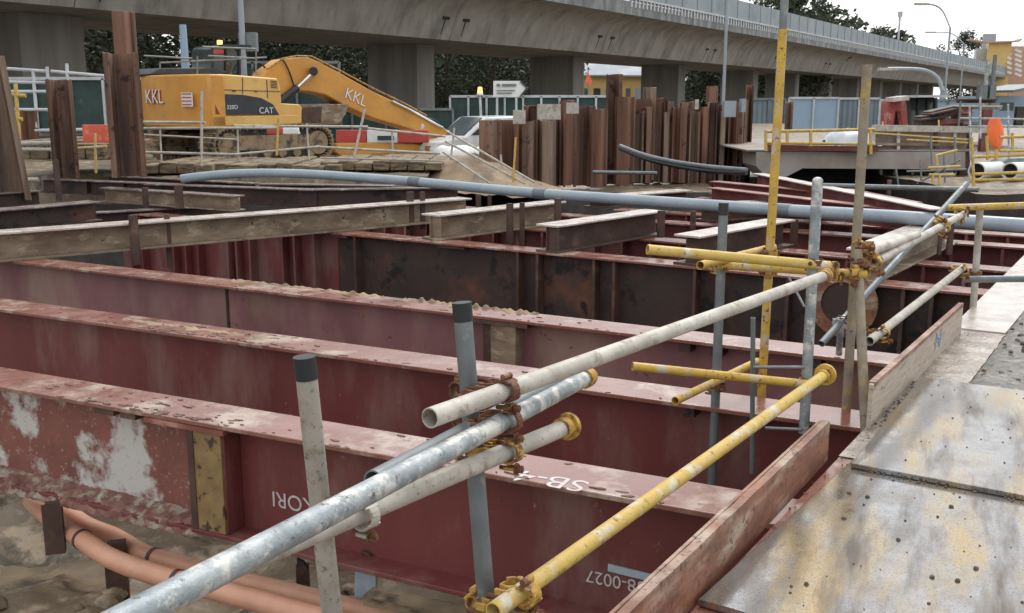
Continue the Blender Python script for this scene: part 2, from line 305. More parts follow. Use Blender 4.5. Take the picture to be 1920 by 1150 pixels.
for i in range(nm + 1):
    for j in range(7):
        s_ = 1.55 + 2.93 * i / nm; lim = (.09 if s_ < 2.9 else .275) + .012 * noise.noise(V((s_ * 7, 0, 5))); o_ = -.002 + (lim + .002) * j / 6
        mw_.v.append(K(s_, o_, .002 + .012 * max(0, noise.noise(V((s_ * 6, o_ * 9, 2)))) * (0 < j < 6)))
for i in range(nm):
    for j in range(6): a = i * 7 + j; mw_.f.append([a, a + 1, a + 8, a + 7])
struct(mw_.build('mud_film', mat('wet_mud_film', (.36, .3, .24), (.2, .15, .12), 5, c3=(.5, .45, .4), s3=4, th=.56, c4=(.07, .055, .045), s4=60, th4=.57, rough=(.12, .5), spec=.9, bump=.5, bs=50)))
# crumbs
cr = MB(); rnd = random.Random(3)
def crumb(c, r):
    b = len(cr.v); k = 6
    for h, q in ((0, 1), (.6, .9), (1, .45)):
        cr.v += [c + V((math.cos(a * 6.283 / k) * r * q * rnd.uniform(.7, 1.2), math.sin(a * 6.283 / k) * r * q * rnd.uniform(.7, 1.2), r * h * .9)) for a in range(k)]
    for l in (0, 1):
        for a in range(k): j = (a + 1) % k; cr.f.append([b + l * k + a, b + l * k + j, b + l * k + k + j, b + l * k + k + a])
    cr.f.append([b + 2 * k + a for a in range(k)])
for _ in range(150): s_, o_ = rnd.uniform(-.02, 1.35), rnd.uniform(.15, 2.2); crumb(K(s_, o_, .021), rnd.choice([.003, .003, .004, .005, .006, .009]))
for _ in range(60): crumb(K(rnd.uniform(1.4, 2.85), rnd.uniform(.15, 1.6), .044), rnd.choice([.003, .004, .005]))
for _ in range(520): s_ = rnd.uniform(2.0, 5.2); crumb(K(s_, abs(rnd.gauss(.0, .07)) + .03, -.003 if s_ > 2.95 else .02), rnd.uniform(.002, .008))
for _ in range(40): crumb(K(rnd.uniform(.6, 2.0), rnd.uniform(.0, .07), .0), rnd.uniform(.002, .006))
for _ in range(90): crumb(K(1.36 + rnd.gauss(0, .015), rnd.uniform(.1, 2), .021), rnd.uniform(.003, .008))
for _ in range(900): crumb(K(rnd.uniform(2.95, 8), rnd.uniform(.3, 3), .03), rnd.uniform(.006, .022))
tag(cr.build('loose_gravel', 'stone'), 'dark stone crumbs scattered over the wet plates and deck edge', 'gravel', kind='stuff')

# toe boards
def toe_board(label, s0, s1, o0, h0, h1, m, th, seed, slant=0, oa=None):
    oa = o0 if oa is None else oa; oo = lambda f: oa + (o0 - oa) * f
    t = thing('toe_board', label, 'toe board', K((s0 + s1) / 2, o0, 0)); n = 60; top = []; r_ = random.Random(seed)
    b = MB(); pts = [K(s0, oa, -.01), K(s1, o0, -.01)]
    for i in range(n, -1, -1):
        f = i / n; w = .006 * noise.noise(V((f * 9, seed, 0))) + .004 * noise.noise(V((f * 30, seed, 2)))
        pts.append(K(s0 + (s1 - s0) * f, oo(f), h0 + (h1 - h0) * f + w - (slant if i == n else slant * .4 if i == n - 1 else 0)))
    b.poly(pts, EN * th); b.build('board', m, t, smooth=False); return t
tb1 = toe_board('rusty steel toe board at the edge of the near plate', -2.4, 1.5, -.065, .2, .165, 'board_r', .03, 1, oa=.0)
MB().poly([K(-2.4, -.012, .13), K(1.485, -.077, .1), K(1.485, -.077, .168), K(-2.4, -.012, .203)], EN * .011).build('folded_lip', 'board_r', tb1)
struct(MB().poly([K(4.5, -.06, -.003), K(9.6, -.06, -.003), K(9.6, .34, -.003), K(4.5, .27, -.003)], V((0, 0, .012))).build('flange_walkway', 'topl'))
tb2 = toe_board('pale plywood toe board with a blue painted mark, upright beside the far plate', 2.0, 4.38, 0.0, .215, .2, 'board_w', .02, 5, .03)
MB().poly([K(2.02, -.006, .2), K(4.36, -.006, .185), K(4.36, -.006, .207), K(2.02, -.006, .222)], EN * .03).build('top_edge', 'board_r', tb2)
for (a, b_, z0, z1) in ((3.48, 3.5, .07, .17), (3.5, 3.62, .165, .07), (3.62, 3.64, .07, .17), (3.45, 3.7, .12, .125)):
    MB().bar(K(a, .0225, z0), K(b_, .0225, z1), .016, .003, EN).build('paint_mark', 'bluepaint', tb2)

# ------------------------------------------------------------------ girders
def girder(name, label, cat, p0, p1, h, w, tf, tw, mt, mw, mb, stiff=(), group=None, smat=None, parts=True):
    p0, p1 = V(p0), V(p1); d = p1 - p0; n = V((-d.y, d.x, 0)).normalized()
    if n.dot((p0 + p1) / 2 - CAM) < 0: n = -n
    mid = (p0 + p1) / 2 - V((0, 0, h)) + n * w / 2
    t = thing(name, label, cat, mid, group); Z = V((0, 0, 1))
    MB().poly([p0 - Z * tf, p1 - Z * tf, p1 + n * w - Z * tf, p0 + n * w - Z * tf], Z * tf).build('top_flange', mt, t, bevel=min(.004, tf * .2))
    a = n * (w / 2 - tw / 2)
    MB().poly([p0 + a - Z * (h - tf), p1 + a - Z * (h - tf), p1 + a + n * tw - Z * (h - tf), p0 + a + n * tw - Z * (h - tf)], Z * (h - 2 * tf)).build('web', mw, t)
    MB().poly([p0 - Z * h, p1 - Z * h, p1 + n * w - Z * h, p0 + n * w - Z * h], Z * tf).build('bottom_flange', mb, t, bevel=min(.004, tf * .2))
    for f in stiff:
        c = p0 + d * f; u = d.normalized() * .016
        MB().poly([c + n * .02 - Z * (h - tf) - u, c + n * .02 - Z * (h - tf) + u, c + a - Z * (h - tf) + u, c + a - Z * (h - tf) - u], Z * (h - 2 * tf)).build('stiffener', smat or mw, t)
    t['_n'] = tuple(n); t['_p0'] = tuple(p0); t['_p1'] = tuple(p1)
    return t
def isect(p0, p1, off):          # where the line p0-p1 meets the deck edge line offset
    d = p1 - p0; k = ((E0 + EN * off - p0).dot(EN)) / d.dot(EN); return p0 + d * k
def grd(a, b, z=-.1, ext=-160, right=True, off=.1):
    p, q = G(*a, z), G(*b, z); d = q - p
    x0 = (ext - 960) / F   # extend leftward until it leaves the frame
    k = 0
    while right and ext is not None and k < 60:
        r_ = p - CAM; t = r_.dot(FW)
        if r_.x / t < x0: break
        p = p - d.normalized() * .3; k += 1
    if right: q = isect(p, q, off)
    return p, q
GG = 'oxide red girders spanning the pit'
g1 = girder('girder', 'nearest red girder, with lime stains, stencilled writing and a tan stiffener', 'steel girder', *grd((0, 725), (1330, 962)), .62, .3, .025, .016, 'flange', 'web', 'web', group=GG)
g2 = girder('girder', 'second red girder from the front, muddy splashes on its top flange', 'steel girder', *grd((0, 580), (1570, 797)), .75, .31, .025, .016, 'flange', 'web', 'web', group=GG)
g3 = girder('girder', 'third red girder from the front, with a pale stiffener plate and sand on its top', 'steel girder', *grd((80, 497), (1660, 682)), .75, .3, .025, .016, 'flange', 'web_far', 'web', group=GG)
def onweb(g, px, py, dn=0):      # pixel on the near face of a girder web
    n = V(g['_n']); o = V(g['_p0']) + n * (.15 - .008 - dn); return W(px, py, o, n)
def along(g): return (V(g['_p1']) - V(g['_p0'])).normalized()
# girder 1 extras
n1_, d1 = V(g1['_n']), along(g1)
def g1x(px, z, out):            # point at pixel column, height z under flange, distance out of the web
    q = onweb(g1, px, 800); base = V(g1['_p0']); k = (q - base).dot(d1) / d1.dot(d1); c = base + d1 * k
    return c + n1_ * (.142 - out) + V((0, 0, z))
def plate_on(g, px0, px1, z0, z1, out, th, m, name):
    a, b = g1x(px0, 0, out), g1x(px1, 0, out)
    return MB().poly([a + V((0, 0, z0)), b + V((0, 0, z0)), b + V((0, 0, z1)), a + V((0, 0, z1))], n1_ * (th)).build(name, m, g)
plate_on(g1, -190, 388, -.6, -.03, .018, .015, 'web_stain', 'stained_panel')
plate_on(g1, 396, 446, -.592, -.055, .135, .13, 'mottle', 'stiffener')
plate_on(g1, 385, 396, -.592, -.03, .14, .134, 'brown', 'stiffener')
plate_on(g1, 446, 449, -.592, -.03, .12, .114, 'web', 'stiffener')
plate_on(g1, 310, 455, -.052, -.027, .148, .14, 'flange_r', 'packing_plate')
plate_on(g1, 215, 250, -.06, -.027, .13, .11, 'brown', 'lug'); plate_on(g1, 262, 290, -.06, -.027, .13, .11, 'brown', 'lug')
def rot_text(g, s, px, py, h, m='stencil', name='lettering'):
    """stencil turned upside down: starts at its right end"""
    q = onweb(g, px, py, .003); return lettering(s, q, -along(g), V((0, 0, -1)), h, m, g, name, .0008)
rot_text(g1, 'KORI', 590, 938, .085)
rot_text(g1, '238-0027', 1228, 1096, .06)
a, b = onweb(g1, 1140, 1064, .004), onweb(g1, 1222, 1084, .004)
MB().bar(a, b, .035, .004, n1_).build('paint_mark', 'bluepipe', g1)
a, b = onweb(g2, 955, 818, .004), onweb(g2, 1000, 824, .004)
MB().bar(a, b, .03, .004, V(g2['_n'])).build('paint_mark', 'bluepipe', g2)
q = G(1110, 905, -.099); lettering('SB-4', q, -d1, -n1_, .13, 'stencil', g1, ext=.0008)
for (px, py, rr) in ((680, 1052, .05), (560, 1062, .04), (745, 1075, .045)):
    q = onweb(g1, px, py, .01); MB().poly([q, q + d1 * rr * 1.6, q + d1 * rr + V((0, 0, rr)), q + V((0, 0, rr * 1.2))], -n1_ * .012).build('gusset', 'web_dark', g1)
lc = MB(); nn_ = 260
for i in range(nn_ + 1):
    px = -80 + 525 * i / nn_; f = max(0, min(1, (440 - px) / 60)) 
    for k in range(9):
        a = k / 8; o_ = .012 + .15 * math.sin(a * math.pi * .5); z_ = -.55 - .09 * a
        r_ = noise.noise(V((i * .11, k * .4, 2))) * .03 + noise.noise(V((i * .35, k * .7, 5))) * .014 + noise.noise(V((i * 1.1, k * 2, 8))) * .009
        lc.v.append(g1x(px, z_ + r_ * .8 * (k > 0), max(.004, (o_ + r_) * f * (k > 0) + .004)))
for i in range(nn_):
    for k in range(8): a = i * 9 + k; lc.f.append([a, a + 1, a + 10, a + 9])
lo = lc.build('lime_crust', 'lime', g1)
# girder 3 extras
n3, d3 = V(g3['_n']), along(g3)
def pl3(px0, px1, z0, z1, out, m, name, g=g3):
    n, d = V(g['_n']), along(g)
    def c(px, z): q = onweb(g, px, 600); k = (q - V(g['_p0'])).dot(d); return V(g['_p0']) + d * k + n * (.142 - out) + V((0, 0, z))
    return MB().poly([c(px0, z0), c(px1, z0), c(px1, z1), c(px0, z1)], n * (out - .002)).build(name, m, g)
pl3(918, 936, -.7, -.05, .1, 'brown', 'stiffener'); pl3(936, 982, -.7, -.05, .13, 'tan', 'stiffener'); pl3(880, 1005, -.055, -.027, .146, 'brown', 'packing_plate')
pl3(427, 431, -.5, -.04, .012, 'web_dark', 'stiffener')
for px in (1285, 1345, 1530): pl3(px, px + 22, -.09, -.027, .12, 'web_dark', 'lug')
for px in (1300, 1420): pl3(px, px + 20, -.08, -.027, .12, 'web_dark', 'lug', g2)
# sand heaps on girder 3 flange
hp = MB(); fk = MB(); rr_ = random.Random(5)
def crust(px0, px1, g, back, hmax, seed):
    n, d = V(g['_n']), along(g); n_ = 90; last = None
    for i in range(n_ + 1):
        px = px0 + (px1 - px0) * i / n_; q = W(px, 560, V(g['_p0']) + n * back, n); q.z = V(g['_p0']).z
        w = max(0, .05 + .09 * noise.noise(V((i * .13, seed, 0))) + .03 * noise.noise(V((i * .6, seed, 4)))) ; h = hmax * max(.05, .5 + noise.noise(V((i * .3, seed, 7))))
        if i in (0, n_): w = .002
        r_ = [q - n * w - V((0, 0, .001)), q - n * w * .6 + V((0, 0, h * .8)), q - n * w * .2 + V((0, 0, h)), q + V((0, 0, -.001))]; b = len(hp.v); hp.v += r_
        if last is not None:
            for k in range(3): hp.f.append([last + k, last + k + 1, b + k + 1, b + k])
        last = b
crust(440, 720, g3, .29, .02, 1); crust(760, 1010, g3, .29, .03, 5); crust(230, 520, g2, .2, .012, 9)
for g, cen, sp, n in ((g1, 310, 80, 110), (g2, 330, 110, 90), (g3, 800, 300, 60)):
    ng, dg = V(g['_n']), along(g)
    for i in range(n):
        px = rr_.gauss(cen, sp) if i % 3 else rr_.uniform(60, 1250); q = W(px, 650, V(g['_p0']) + ng * rr_.choice([rr_.uniform(.02, .28), rr_.uniform(.0, .06)]), ng); q.z = V(g['_p0']).z
        a = rr_.uniform(.004, .022); u = dg * a * rr_.uniform(1, 2.5) + ng * rr_.uniform(-.01, .01); w = ng * a * rr_.uniform(.3, .8)
        fk.poly([q - u, q - w, q + u * .8, q + w * .8 + u * .2], V((0, 0, rr_.uniform(.002, .006))))
tag(fk.build('rust_flakes', 'flake'), 'dark rust flakes and specks lying on the red flanges', 'rust flakes', kind='stuff')
tag(hp.build('spilled_dirt', 'sand'), 'crusts of sand and mud lying on the girder flanges', 'dirt', kind='stuff')
# girder 4: left ribbed red part and dark right part
p4, q4 = G(620, 436, -.1), G(1860, 554, -.1); d4 = (q4 - p4).normalized()
q4 = isect(p4, q4, .05)
def fx(px, p, q):               # fraction along p-q at a pixel column
    n = V((-(q - p).y, (q - p).x, 0)).normalized(); c = W(px, 450, p, n); return (c - p).dot(q - p) / (q - p).length_squared
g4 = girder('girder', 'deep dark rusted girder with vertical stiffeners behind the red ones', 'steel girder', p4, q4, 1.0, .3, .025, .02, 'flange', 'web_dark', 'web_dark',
            stiff=[fx(x, p4, q4) for x in (662, 968, 1005, 1112, 1150, 1303, 1345, 1480, 1600, 1700, 1755)], smat='brown')
n4 = V(g4['_n'])
for (x0, x1, m_) in ((622, 650, 'web'), (820, 870, 'brown'), (1590, 1600, 'web')):
    a, b = W(x0, 450, p4 + n4 * .03, n4), W(x1, 450, p4 + n4 * .03, n4); a.z = b.z = -.16
    MB().poly([a, b, b + V((0, 0, .034)), a + V((0, 0, .034))], n4 * .1).build('packing_plate', m_, g4)
rp = thing('support_bracket', 'round rusty red end plate behind the scaffold posts', 'bracket', P(1590, 590, 7.6))
c = W(1580, 570, p4 - n4 * .06, n4); ring_ = MB()
for k in range(24):
    a0, a1 = k * math.pi / 12, (k + 1) * math.pi / 12; u = d4; z_ = V((0, 0, 1))
    f0, f1 = u * math.cos(a0) + z_ * math.sin(a0), u * math.cos(a1) + z_ * math.sin(a1)
    ring_.poly([c + f0 * .2, c + f1 * .2, c + f1 * .31, c + f0 * .31], n4 * .02)
ring_.build('ring', 'board_r', rp)
MB().tube(c + n4 * .021, c + n4 * .03, .2, 24).build('disc', 'web_dark', rp)
gl_ = 4.4
gl = girder('girder', 'ribbed red girder at the left, under the long tan crossbeam', 'steel girder', p4 - d4 * gl_, p4 - d4 * .02, 1.0, .3, .025, .02, 'flange', 'web', 'web',
            stiff=(.08, .14, .3, .36, .42, .56, .6, .66, .8, .85, .93), smat='web')
def row(a, b, z, label, stiffn=0, m='web', mt='flange', h=.7):
    p, q = G(*a, z), G(*b, z)
    return girder('girder', label, 'steel girder', p, q, h, .3, .025, .018, mt, m, m, stiff=[(i + .5) / stiffn for i in range(stiffn)], smat='flange_r', group='far red girders')
row((560, 392), (1930, 513), -.1, 'far ribbed red girder just behind the dark girder', 26)
row((600, 372), (1930, 466), -.1, 'second far red girder, behind the ends of the tan crossbeams', 20)
row((1150, 393), (1930, 444), -.1, 'third far red girder, close behind the grey plastic pipe', 12)
row((1300, 372), (1745, 396), .05, 'short far red girder under the long grey pipe', 0, h=.3)
for (a, b, z, h, l) in (((1325, 352), (1722, 398), .3, .22, 'red beam sloping down behind the grey pipe, lowest of the stack'),
                        ((1410, 325), (1745, 392), .4, .2, 'long pale topped red beam at the back of the stack'),
                        ((1330, 340), (1560, 362), .3, .2, 'short red beam in the middle of the stack'),
                        ((1560, 352), (1700, 380), .35, .15, 'thin red beam lying askew in the stack')):
    girder('steel_beam', l, 'steel beam', G(*a, z), G(*b, z), h, .2, .016, .012, 'topl' if 'pale' in l else 'flange_r', 'web', 'web', group='red beams stacked behind the grey pipe')
# crossbeams resting on the girders
def cross(a, b, label, h=.3, w=.3, z=.2, mw='brown', mt='topd', stiff=()):
    return girder('crossbeam', label, 'steel beam', G(*a, z), G(*b, z), h, w, .022, .014, mt, mw, mw, stiff=stiff, group='rolled steel crossbeams lying over the girders')
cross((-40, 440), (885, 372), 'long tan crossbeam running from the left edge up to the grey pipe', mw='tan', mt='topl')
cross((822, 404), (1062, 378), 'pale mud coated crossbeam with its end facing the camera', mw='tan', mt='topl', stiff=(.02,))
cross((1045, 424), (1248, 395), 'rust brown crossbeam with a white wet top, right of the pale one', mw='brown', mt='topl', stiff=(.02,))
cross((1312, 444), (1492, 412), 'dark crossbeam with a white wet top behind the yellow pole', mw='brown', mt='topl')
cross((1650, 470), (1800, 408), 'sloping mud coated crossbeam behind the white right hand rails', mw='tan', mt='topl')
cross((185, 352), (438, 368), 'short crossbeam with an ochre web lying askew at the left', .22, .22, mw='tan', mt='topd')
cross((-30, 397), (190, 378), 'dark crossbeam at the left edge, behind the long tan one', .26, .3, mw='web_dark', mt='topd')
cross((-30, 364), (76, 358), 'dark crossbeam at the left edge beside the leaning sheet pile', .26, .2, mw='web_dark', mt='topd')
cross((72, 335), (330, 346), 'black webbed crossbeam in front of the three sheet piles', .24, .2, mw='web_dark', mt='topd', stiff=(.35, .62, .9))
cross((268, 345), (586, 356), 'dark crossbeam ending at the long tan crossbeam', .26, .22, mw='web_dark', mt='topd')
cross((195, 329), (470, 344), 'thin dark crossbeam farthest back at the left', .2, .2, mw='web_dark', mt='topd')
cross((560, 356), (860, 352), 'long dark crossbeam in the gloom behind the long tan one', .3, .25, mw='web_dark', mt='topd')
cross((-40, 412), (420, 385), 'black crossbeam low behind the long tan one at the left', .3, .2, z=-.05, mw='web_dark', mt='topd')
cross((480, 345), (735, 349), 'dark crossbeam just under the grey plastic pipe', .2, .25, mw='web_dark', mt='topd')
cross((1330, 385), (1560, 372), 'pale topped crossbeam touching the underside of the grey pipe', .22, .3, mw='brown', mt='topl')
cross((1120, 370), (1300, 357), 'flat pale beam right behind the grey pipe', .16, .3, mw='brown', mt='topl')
# stub posts
def stub(x, y0, y1, w, label, t, m='brown'):
    a, b = P(x, y0, t), P(x + (960 - x) * .00012 * (y1 - y0), y1, t * 1.0); b = V((a.x, a.y, b.z)); s = w / F * t
    o = MB().box((a + b) / 2, s, s * .7, (a - b).length, .3).box((a + b) / 2 + V((0, -s * .2, 0)), s * 1.3, s * .12, (a - b).length, .3).build('stub_post', m, bevel=.003)
    tag(o, label, 'steel post', 'short steel posts between the crossbeams')
for args in ((250, 403, 500, 13, 'stub post in front of the long tan crossbeam, left one of the pair', 11.0), (313, 402, 505, 8, 'thin stub post in front of the long tan crossbeam, right of its twin', 11.4),
             (272, 352, 392, 9, 'stub post across the ochre webbed short beam, left of two', 14.4), (335, 347, 392, 12, 'stub post across the ochre webbed short beam, right of two', 14.2),
             (769, 360, 432, 11, 'stub post right of the long tan crossbeam, left of its pair', 13.4), (792, 360, 432, 8, 'slim stub post left of the pale crossbeam end', 13.5),
             (956, 382, 462, 11, 'stub post over the pale crossbeam, left of its pair', 12.0), (979, 380, 462, 8, 'slim stub post over the pale crossbeam, right of its pair', 12.0),
             (105, 300, 378, 8, 'rusty stub post with a red foot at the far left', 14.6), (1046, 372, 425, 11, 'stub post between the pale and the brown crossbeam', 12.8),
             (1240, 395, 447, 12, 'stub post at the right end of the brown crossbeam', 11.8), (1300, 396, 440, 9, 'stub post behind the black capped scaffold post', 12.2),
             (1490, 412, 462, 12, 'stub post behind the tall yellow pole', 11.6), (1668, 338, 385, 7, 'thin rusty post with a pale tip among the red beams', 13),
             (1785, 405, 480, 10, 'stub post at the far end of the sloping mud coated beam', 10.2), (1765, 420, 480, 7, 'slim stub post beside the sloping mud coated beam', 10.1),
             (897, 365, 400, 8, 'small stub post under the grey pipe, left of two', 14.6), (918, 366, 400, 6, 'small stub post under the grey pipe, right of two', 14.6)):
    stub(*args)

# ------------------------------------------------------------------ pipes
gp = thing('drain_pipe', 'long light grey plastic pipe crossing the whole pit on top of the beams', 'plastic pipe', G(1240, 392, .2))
path = [(340, 336, 16.3), (380, 331, 16.3), (440, 326, 16.3), (520, 325, 16.2), (600, 328, 16), (700, 335, 15.7), (779, 341, 15.3), (900, 353, 14.7), (1014, 363, 14.05), (1240, 379, 12.9), (1465, 394, 11.8), (1680, 407, 10.9), (1940, 424, 10)]
pts = [P(*a) for a in path]
def smoothp(pts, k=6):
    out = []
    for i in range(len(pts) - 1):
        p0, p1, p2, p3 = pts[max(i - 1, 0)], pts[i], pts[i + 1], pts[min(i + 2, len(pts) - 1)]
        for j in range(k):
            t = j / k; out.append(.5 * ((2 * p1) + (p2 - p0) * t + (2 * p0 - 5 * p1 + 4 * p2 - p3) * t * t + (3 * p1 - p0 - 3 * p2 + p3) * t ** 3))
    return out + [pts[-1]]
sp = smoothp(pts); MB().path(sp, .072, 24, hollow=.006).build('pipe', 'gpipe', gp)
for (x, y, t, L_) in ((779, 341, 15.3, .1), (1014, 363, 14.1, .1), (1465, 394, 11.8, .12)):
    c = P(x, y, t); i = min(range(len(sp)), key=lambda k: (sp[k] - c).length); d = (sp[i + 1] - sp[i - 1]).normalized()
    MB().tube(sp[i] - d * L_, sp[i] + d * L_, .078, 24).build('sleeve', 'gsleeve', gp)
def simple_tube(name, label, cat, pts, r, m, group=None, hollow=0, seg=14):
    return tag(MB().path(smoothp([P(*a) for a in pts], 5) if len(pts) > 2 else [P(*a) for a in pts], r, seg, hollow=hollow).build(name, m), label, cat, group)
for (dy, l) in ((0, 'upper'), (9, 'lower')):
    simple_tube('bent_conduit', l + ' of two bent dark grey conduits in front of the sheet pile wall', 'conduit',
                [(1163, 274 + dy * .5, 17.6), (1205, 290 + dy * .7, 17), (1260, 303 + dy * .8, 16.4), (1330, 313 + dy * .9, 15.6), (1400, 319 + dy * (.6 if l == 'upper' else .6), 15)], .035, 'black' if dy else 'galv_d')
simple_tube('steel_tube', 'slender grey tube lying level beyond the red beams', 'steel tube', [(1540, 348, 13.5), (1835, 356, 12.2)], .032, 'galv_d')
simple_tube('steel_tube', 'short grey tube propped level before the sheet pile wall', 'steel tube', [(1112, 323, 17.8), (1232, 325, 17.4)], .03, 'galv_d')
for i, pth in enumerate(([(60, 940), (100, 975), (155, 1012), (210, 1048), (300, 1080), (400, 1105), (500, 1132), (620, 1165), (760, 1200)],
                         [(110, 948), (160, 985), (215, 1008), (270, 1040), (330, 1057), (400, 1078), (480, 1098), (620, 1132), (800, 1180)])):
    z0 = -.93 - .05 * i; t = thing('drain_pipe', ('nearer' if i == 0 else 'farther') + ' of two salmon plastic pipes under the nearest girder', 'plastic pipe', G(300, 1080, z0), 'salmon drain pipes on the mud')
    q = smoothp([G(x, y, z0) for x, y in pth]); MB().path(q, .055, 20).build('pipe', 'opipe', t)
    for kx in ((12, 26) if i == 0 else (20,)): d = (q[kx + 1] - q[kx - 1]).normalized(); MB().tube(q[kx] - d * .012, q[kx] + d * .012, .059, 20).build('joint', 'brown', t)
for (x, y0, y1, w, z_, l) in ((85, 955, 1060, 26, -.75, 'dark rusty stub beam under the left end of the nearest girder'), (205, 1030, 1170, 30, -1, 'thin brown post standing in the mud under the girder'), (561, 1068, 1180, 20, -1, 'narrow brown post at the bottom, left of the leaning post')):
    c = G(x, y0, -.72 if z_ > -.9 else -.9); s_ = w / F * (c - CAM).length
    hh = .3 if z_ > -.9 else .7
    tag(MB().box(c + V((0, .1, -hh / 2)), s_, s_ * .6, hh, .3).box(c + V((0, .1 - s_ * .35, -hh / 2)), s_ * 1.2, .012, hh, .3).build('stub_post', 'brown'), l, 'steel post')
c = G(668, 1112, -.8)
tag(MB().box(c + V((0, .25, -.3)), .12, .02, .6, -.4, .05).build('plastic_sheet', 'bluepipe'), 'pale plastic strip hanging under the nearest girder', 'plastic sheet')
tag(MB().bar(G(690, 1118, -.78), G(900, 1160, -.78), .1, .05).build('timber_strip', 'timber'), 'pale timber strip under the nearest girder', 'timber')
# timber and rubble in the mud, lower left
rb_ = MB(); rr_ = random.Random(11)
def hfind(x, y): return hz(x, y)
for i in range(420):
    x, y = rr_.uniform(-3.4, .4), rr_.uniform(2.2, 5.4); r = rr_.choice([.015, .02, .03, .05, .09]); rb_.dome(V((x, y, hfind(x, y) - .01)), r, r * .7, V((rr_.uniform(-.4, .4), rr_.uniform(-.4, .4), 1)).normalized(), 7)
tag(rb_.build('rubble', 'ground'), 'muddy stones and clods in the pit at lower left', 'rubble', kind='stuff')

PR = .0242
def pipe(label, a, b, m, r=PR, cap=None, dome=False, hollow=.0035, group='scaffold pipes of the edge barrier', capm='black', name='scaffold_pipe'):
    p, q = P(*a), P(*b); t = thing(name, label, 'scaffold pipe', q, group)
    mb = MB().tube(p, q, r, 26, hollow=0 if dome else hollow)
    if dome: mb.dome(p, r, r * .8, (p - q).normalized(), 26)
    mb.build('tube', m, t)
    if cap:
        d = (q - p).normalized(); MB().tube(p - d * .004, p + d * cap, r * 1.07, 26).build('cap', capm, t)
    return p, q
def lerp_on(seg, px):            # point on a 3D segment at pixel column px
    p, q = seg; lo, hi = 0, 1
    fx_ = lambda k: ((p + (q - p) * k - CAM).x / (p + (q - p) * k - CAM).dot(FW)) * F + 960
    s = 1 if fx_(1) > fx_(0) else -1
    for _ in range(40):
        mid = (lo + hi) / 2
        if (fx_(mid) - px) * s < 0: lo = mid
        else: hi = mid
    return p + (q - p) * lo
def at_y(seg, py):
    p, q = seg; lo, hi = 0, 1
    fy = lambda k: 575 - F * (p + (q - p) * k - CAM).dot(UP) / (p + (q - p) * k - CAM).dot(FW)
    for _ in range(40):
        mid = (lo + hi) / 2
        if fy(mid) < py: lo = mid
        else: hi = mid
    return p + (q - p) * lo
rail1 = pipe('open ended cement coated upper rail running from the front post to the grey domed post', (806, 784, 2.3), (1548, 517, 4.72), 'galv_w')
rail2 = pipe('shiny galvanised rail rising from the bottom left corner', (110, 1228, 1.3), (1105, 706, 3.15), 'galv')
rail2b = pipe('dark galvanised pipe tucked right behind the shiny front rail', (700, 902, 2.2), (1048, 716, 3.2), 'galv_d')
rail3 = pipe('patchy cement coated rail under the shiny front rail', (425, 1066, 1.84), (1066, 799, 2.95), 'galv_w')
post1 = pipe('pale leaning post with a black cap, nearest post on the left', (571, 672, 2.26), (626, 1185, 2.4), 'mudpole', cap=.048)
post2 = pipe('grey post with a black cap carrying the clamped front rails', (866, 570, 2.62), (913, 1145, 2.75), 'galv_d', cap=.045)
post3 = pipe('thin grey post with a small black cap behind the yellow rails', (1357, 382, 5.25), (1334, 925, 5.5), 'galv_d', cap=.06)
post4 = pipe('grey post with a domed top at the end of the upper rail', (1533, 340, 4.9), (1507, 812, 5.1), 'galv', r=.026, dome=True)
pole5 = pipe('tall yellow pole rising above the viaduct line', (1468, 55, 5.3), (1418, 905, 5.75), 'yel', r=.0235)
ex = pipe('grey tube standing on top of the tall yellow pole', (1474, -60, 5.27), (1468, 58, 5.31), 'galv_d', r=.021)
pole6 = pipe('tall mud stained pole right of the domed post', (1626, 122, 5.15), (1584, 812, 5.4), 'woodpipe')
pole7 = pipe('shorter mud stained pole crossing the foot of the plywood board', (1608, 470, 5.2), (1623, 812, 4.95), 'woodpipe')
post8 = pipe('grey post standing on the far flange at the right', (1838, 385, 7.3), (1823, 603, 7.55), 'galv_w')
post9 = pipe('thin bracket tube beside the yellow pole', (1412, 596, 5.0), (1410, 888, 5.2), 'galv_d', r=.012)
Y1 = pipe('upper yellow cross rail with a pale left end', (1214, 468, 4.75), (1555, 499, 4.95), 'yel_w')
Y2 = pipe('second yellow cross rail just below the upper one', (1345, 497, 5.25), (1625, 515, 5.15), 'yel', r=.021)
Y2b = pipe('short yellow pipe poking forward under the upper cross rail', (1313, 498, 5.0), (1450, 464, 5.7), 'yel', r=.022)
Y3 = pipe('lower yellow cross rail with rusty scratches', (1186, 687, 4.85), (1525, 722, 4.95), 'yel', r=.0215)
Y4 = pipe('short open ended yellow pipe crossing under the lower rail', (1266, 752, 4.9), (1420, 678, 5.7), 'yel', r=.021)
Y5 = pipe('long cement splashed yellow lower rail running to the front', (925, 1147, 2.58), (1548, 702, 4.72), 'yel_w')
R1 = pipe('white lower rail at the right, open end towards the camera', (1630, 640, 5.25), (1806, 502, 7.25), 'galv_w')
R2 = pipe('short white upper rail beside the tall stained pole', (1632, 472, 5.3), (1720, 441, 6.1), 'galv_w', r=.0235)
R3 = pipe('white upper rail reaching the far yellow clamp', (1648, 488, 5.4), (1808, 401, 7.25), 'galv_w', r=.0235)
D1 = pipe('grey raking brace crossing the right hand rails', (1812, 345, 7.5), (1540, 645, 6.25), 'galv_d', r=.022)
D2 = pipe('short grey prop standing on the third girder flange', (1577, 598, 6.35), (1573, 665, 6.45), 'galv', r=.02)
Y6 = pipe('yellow top rail at the right edge', (1770, 390, 7.3), (1935, 385, 7.1), 'yel')
Y7 = pipe('grey mid rail at the right edge', (1806, 524, 7.3), (1935, 523, 7.1), 'galv_d')
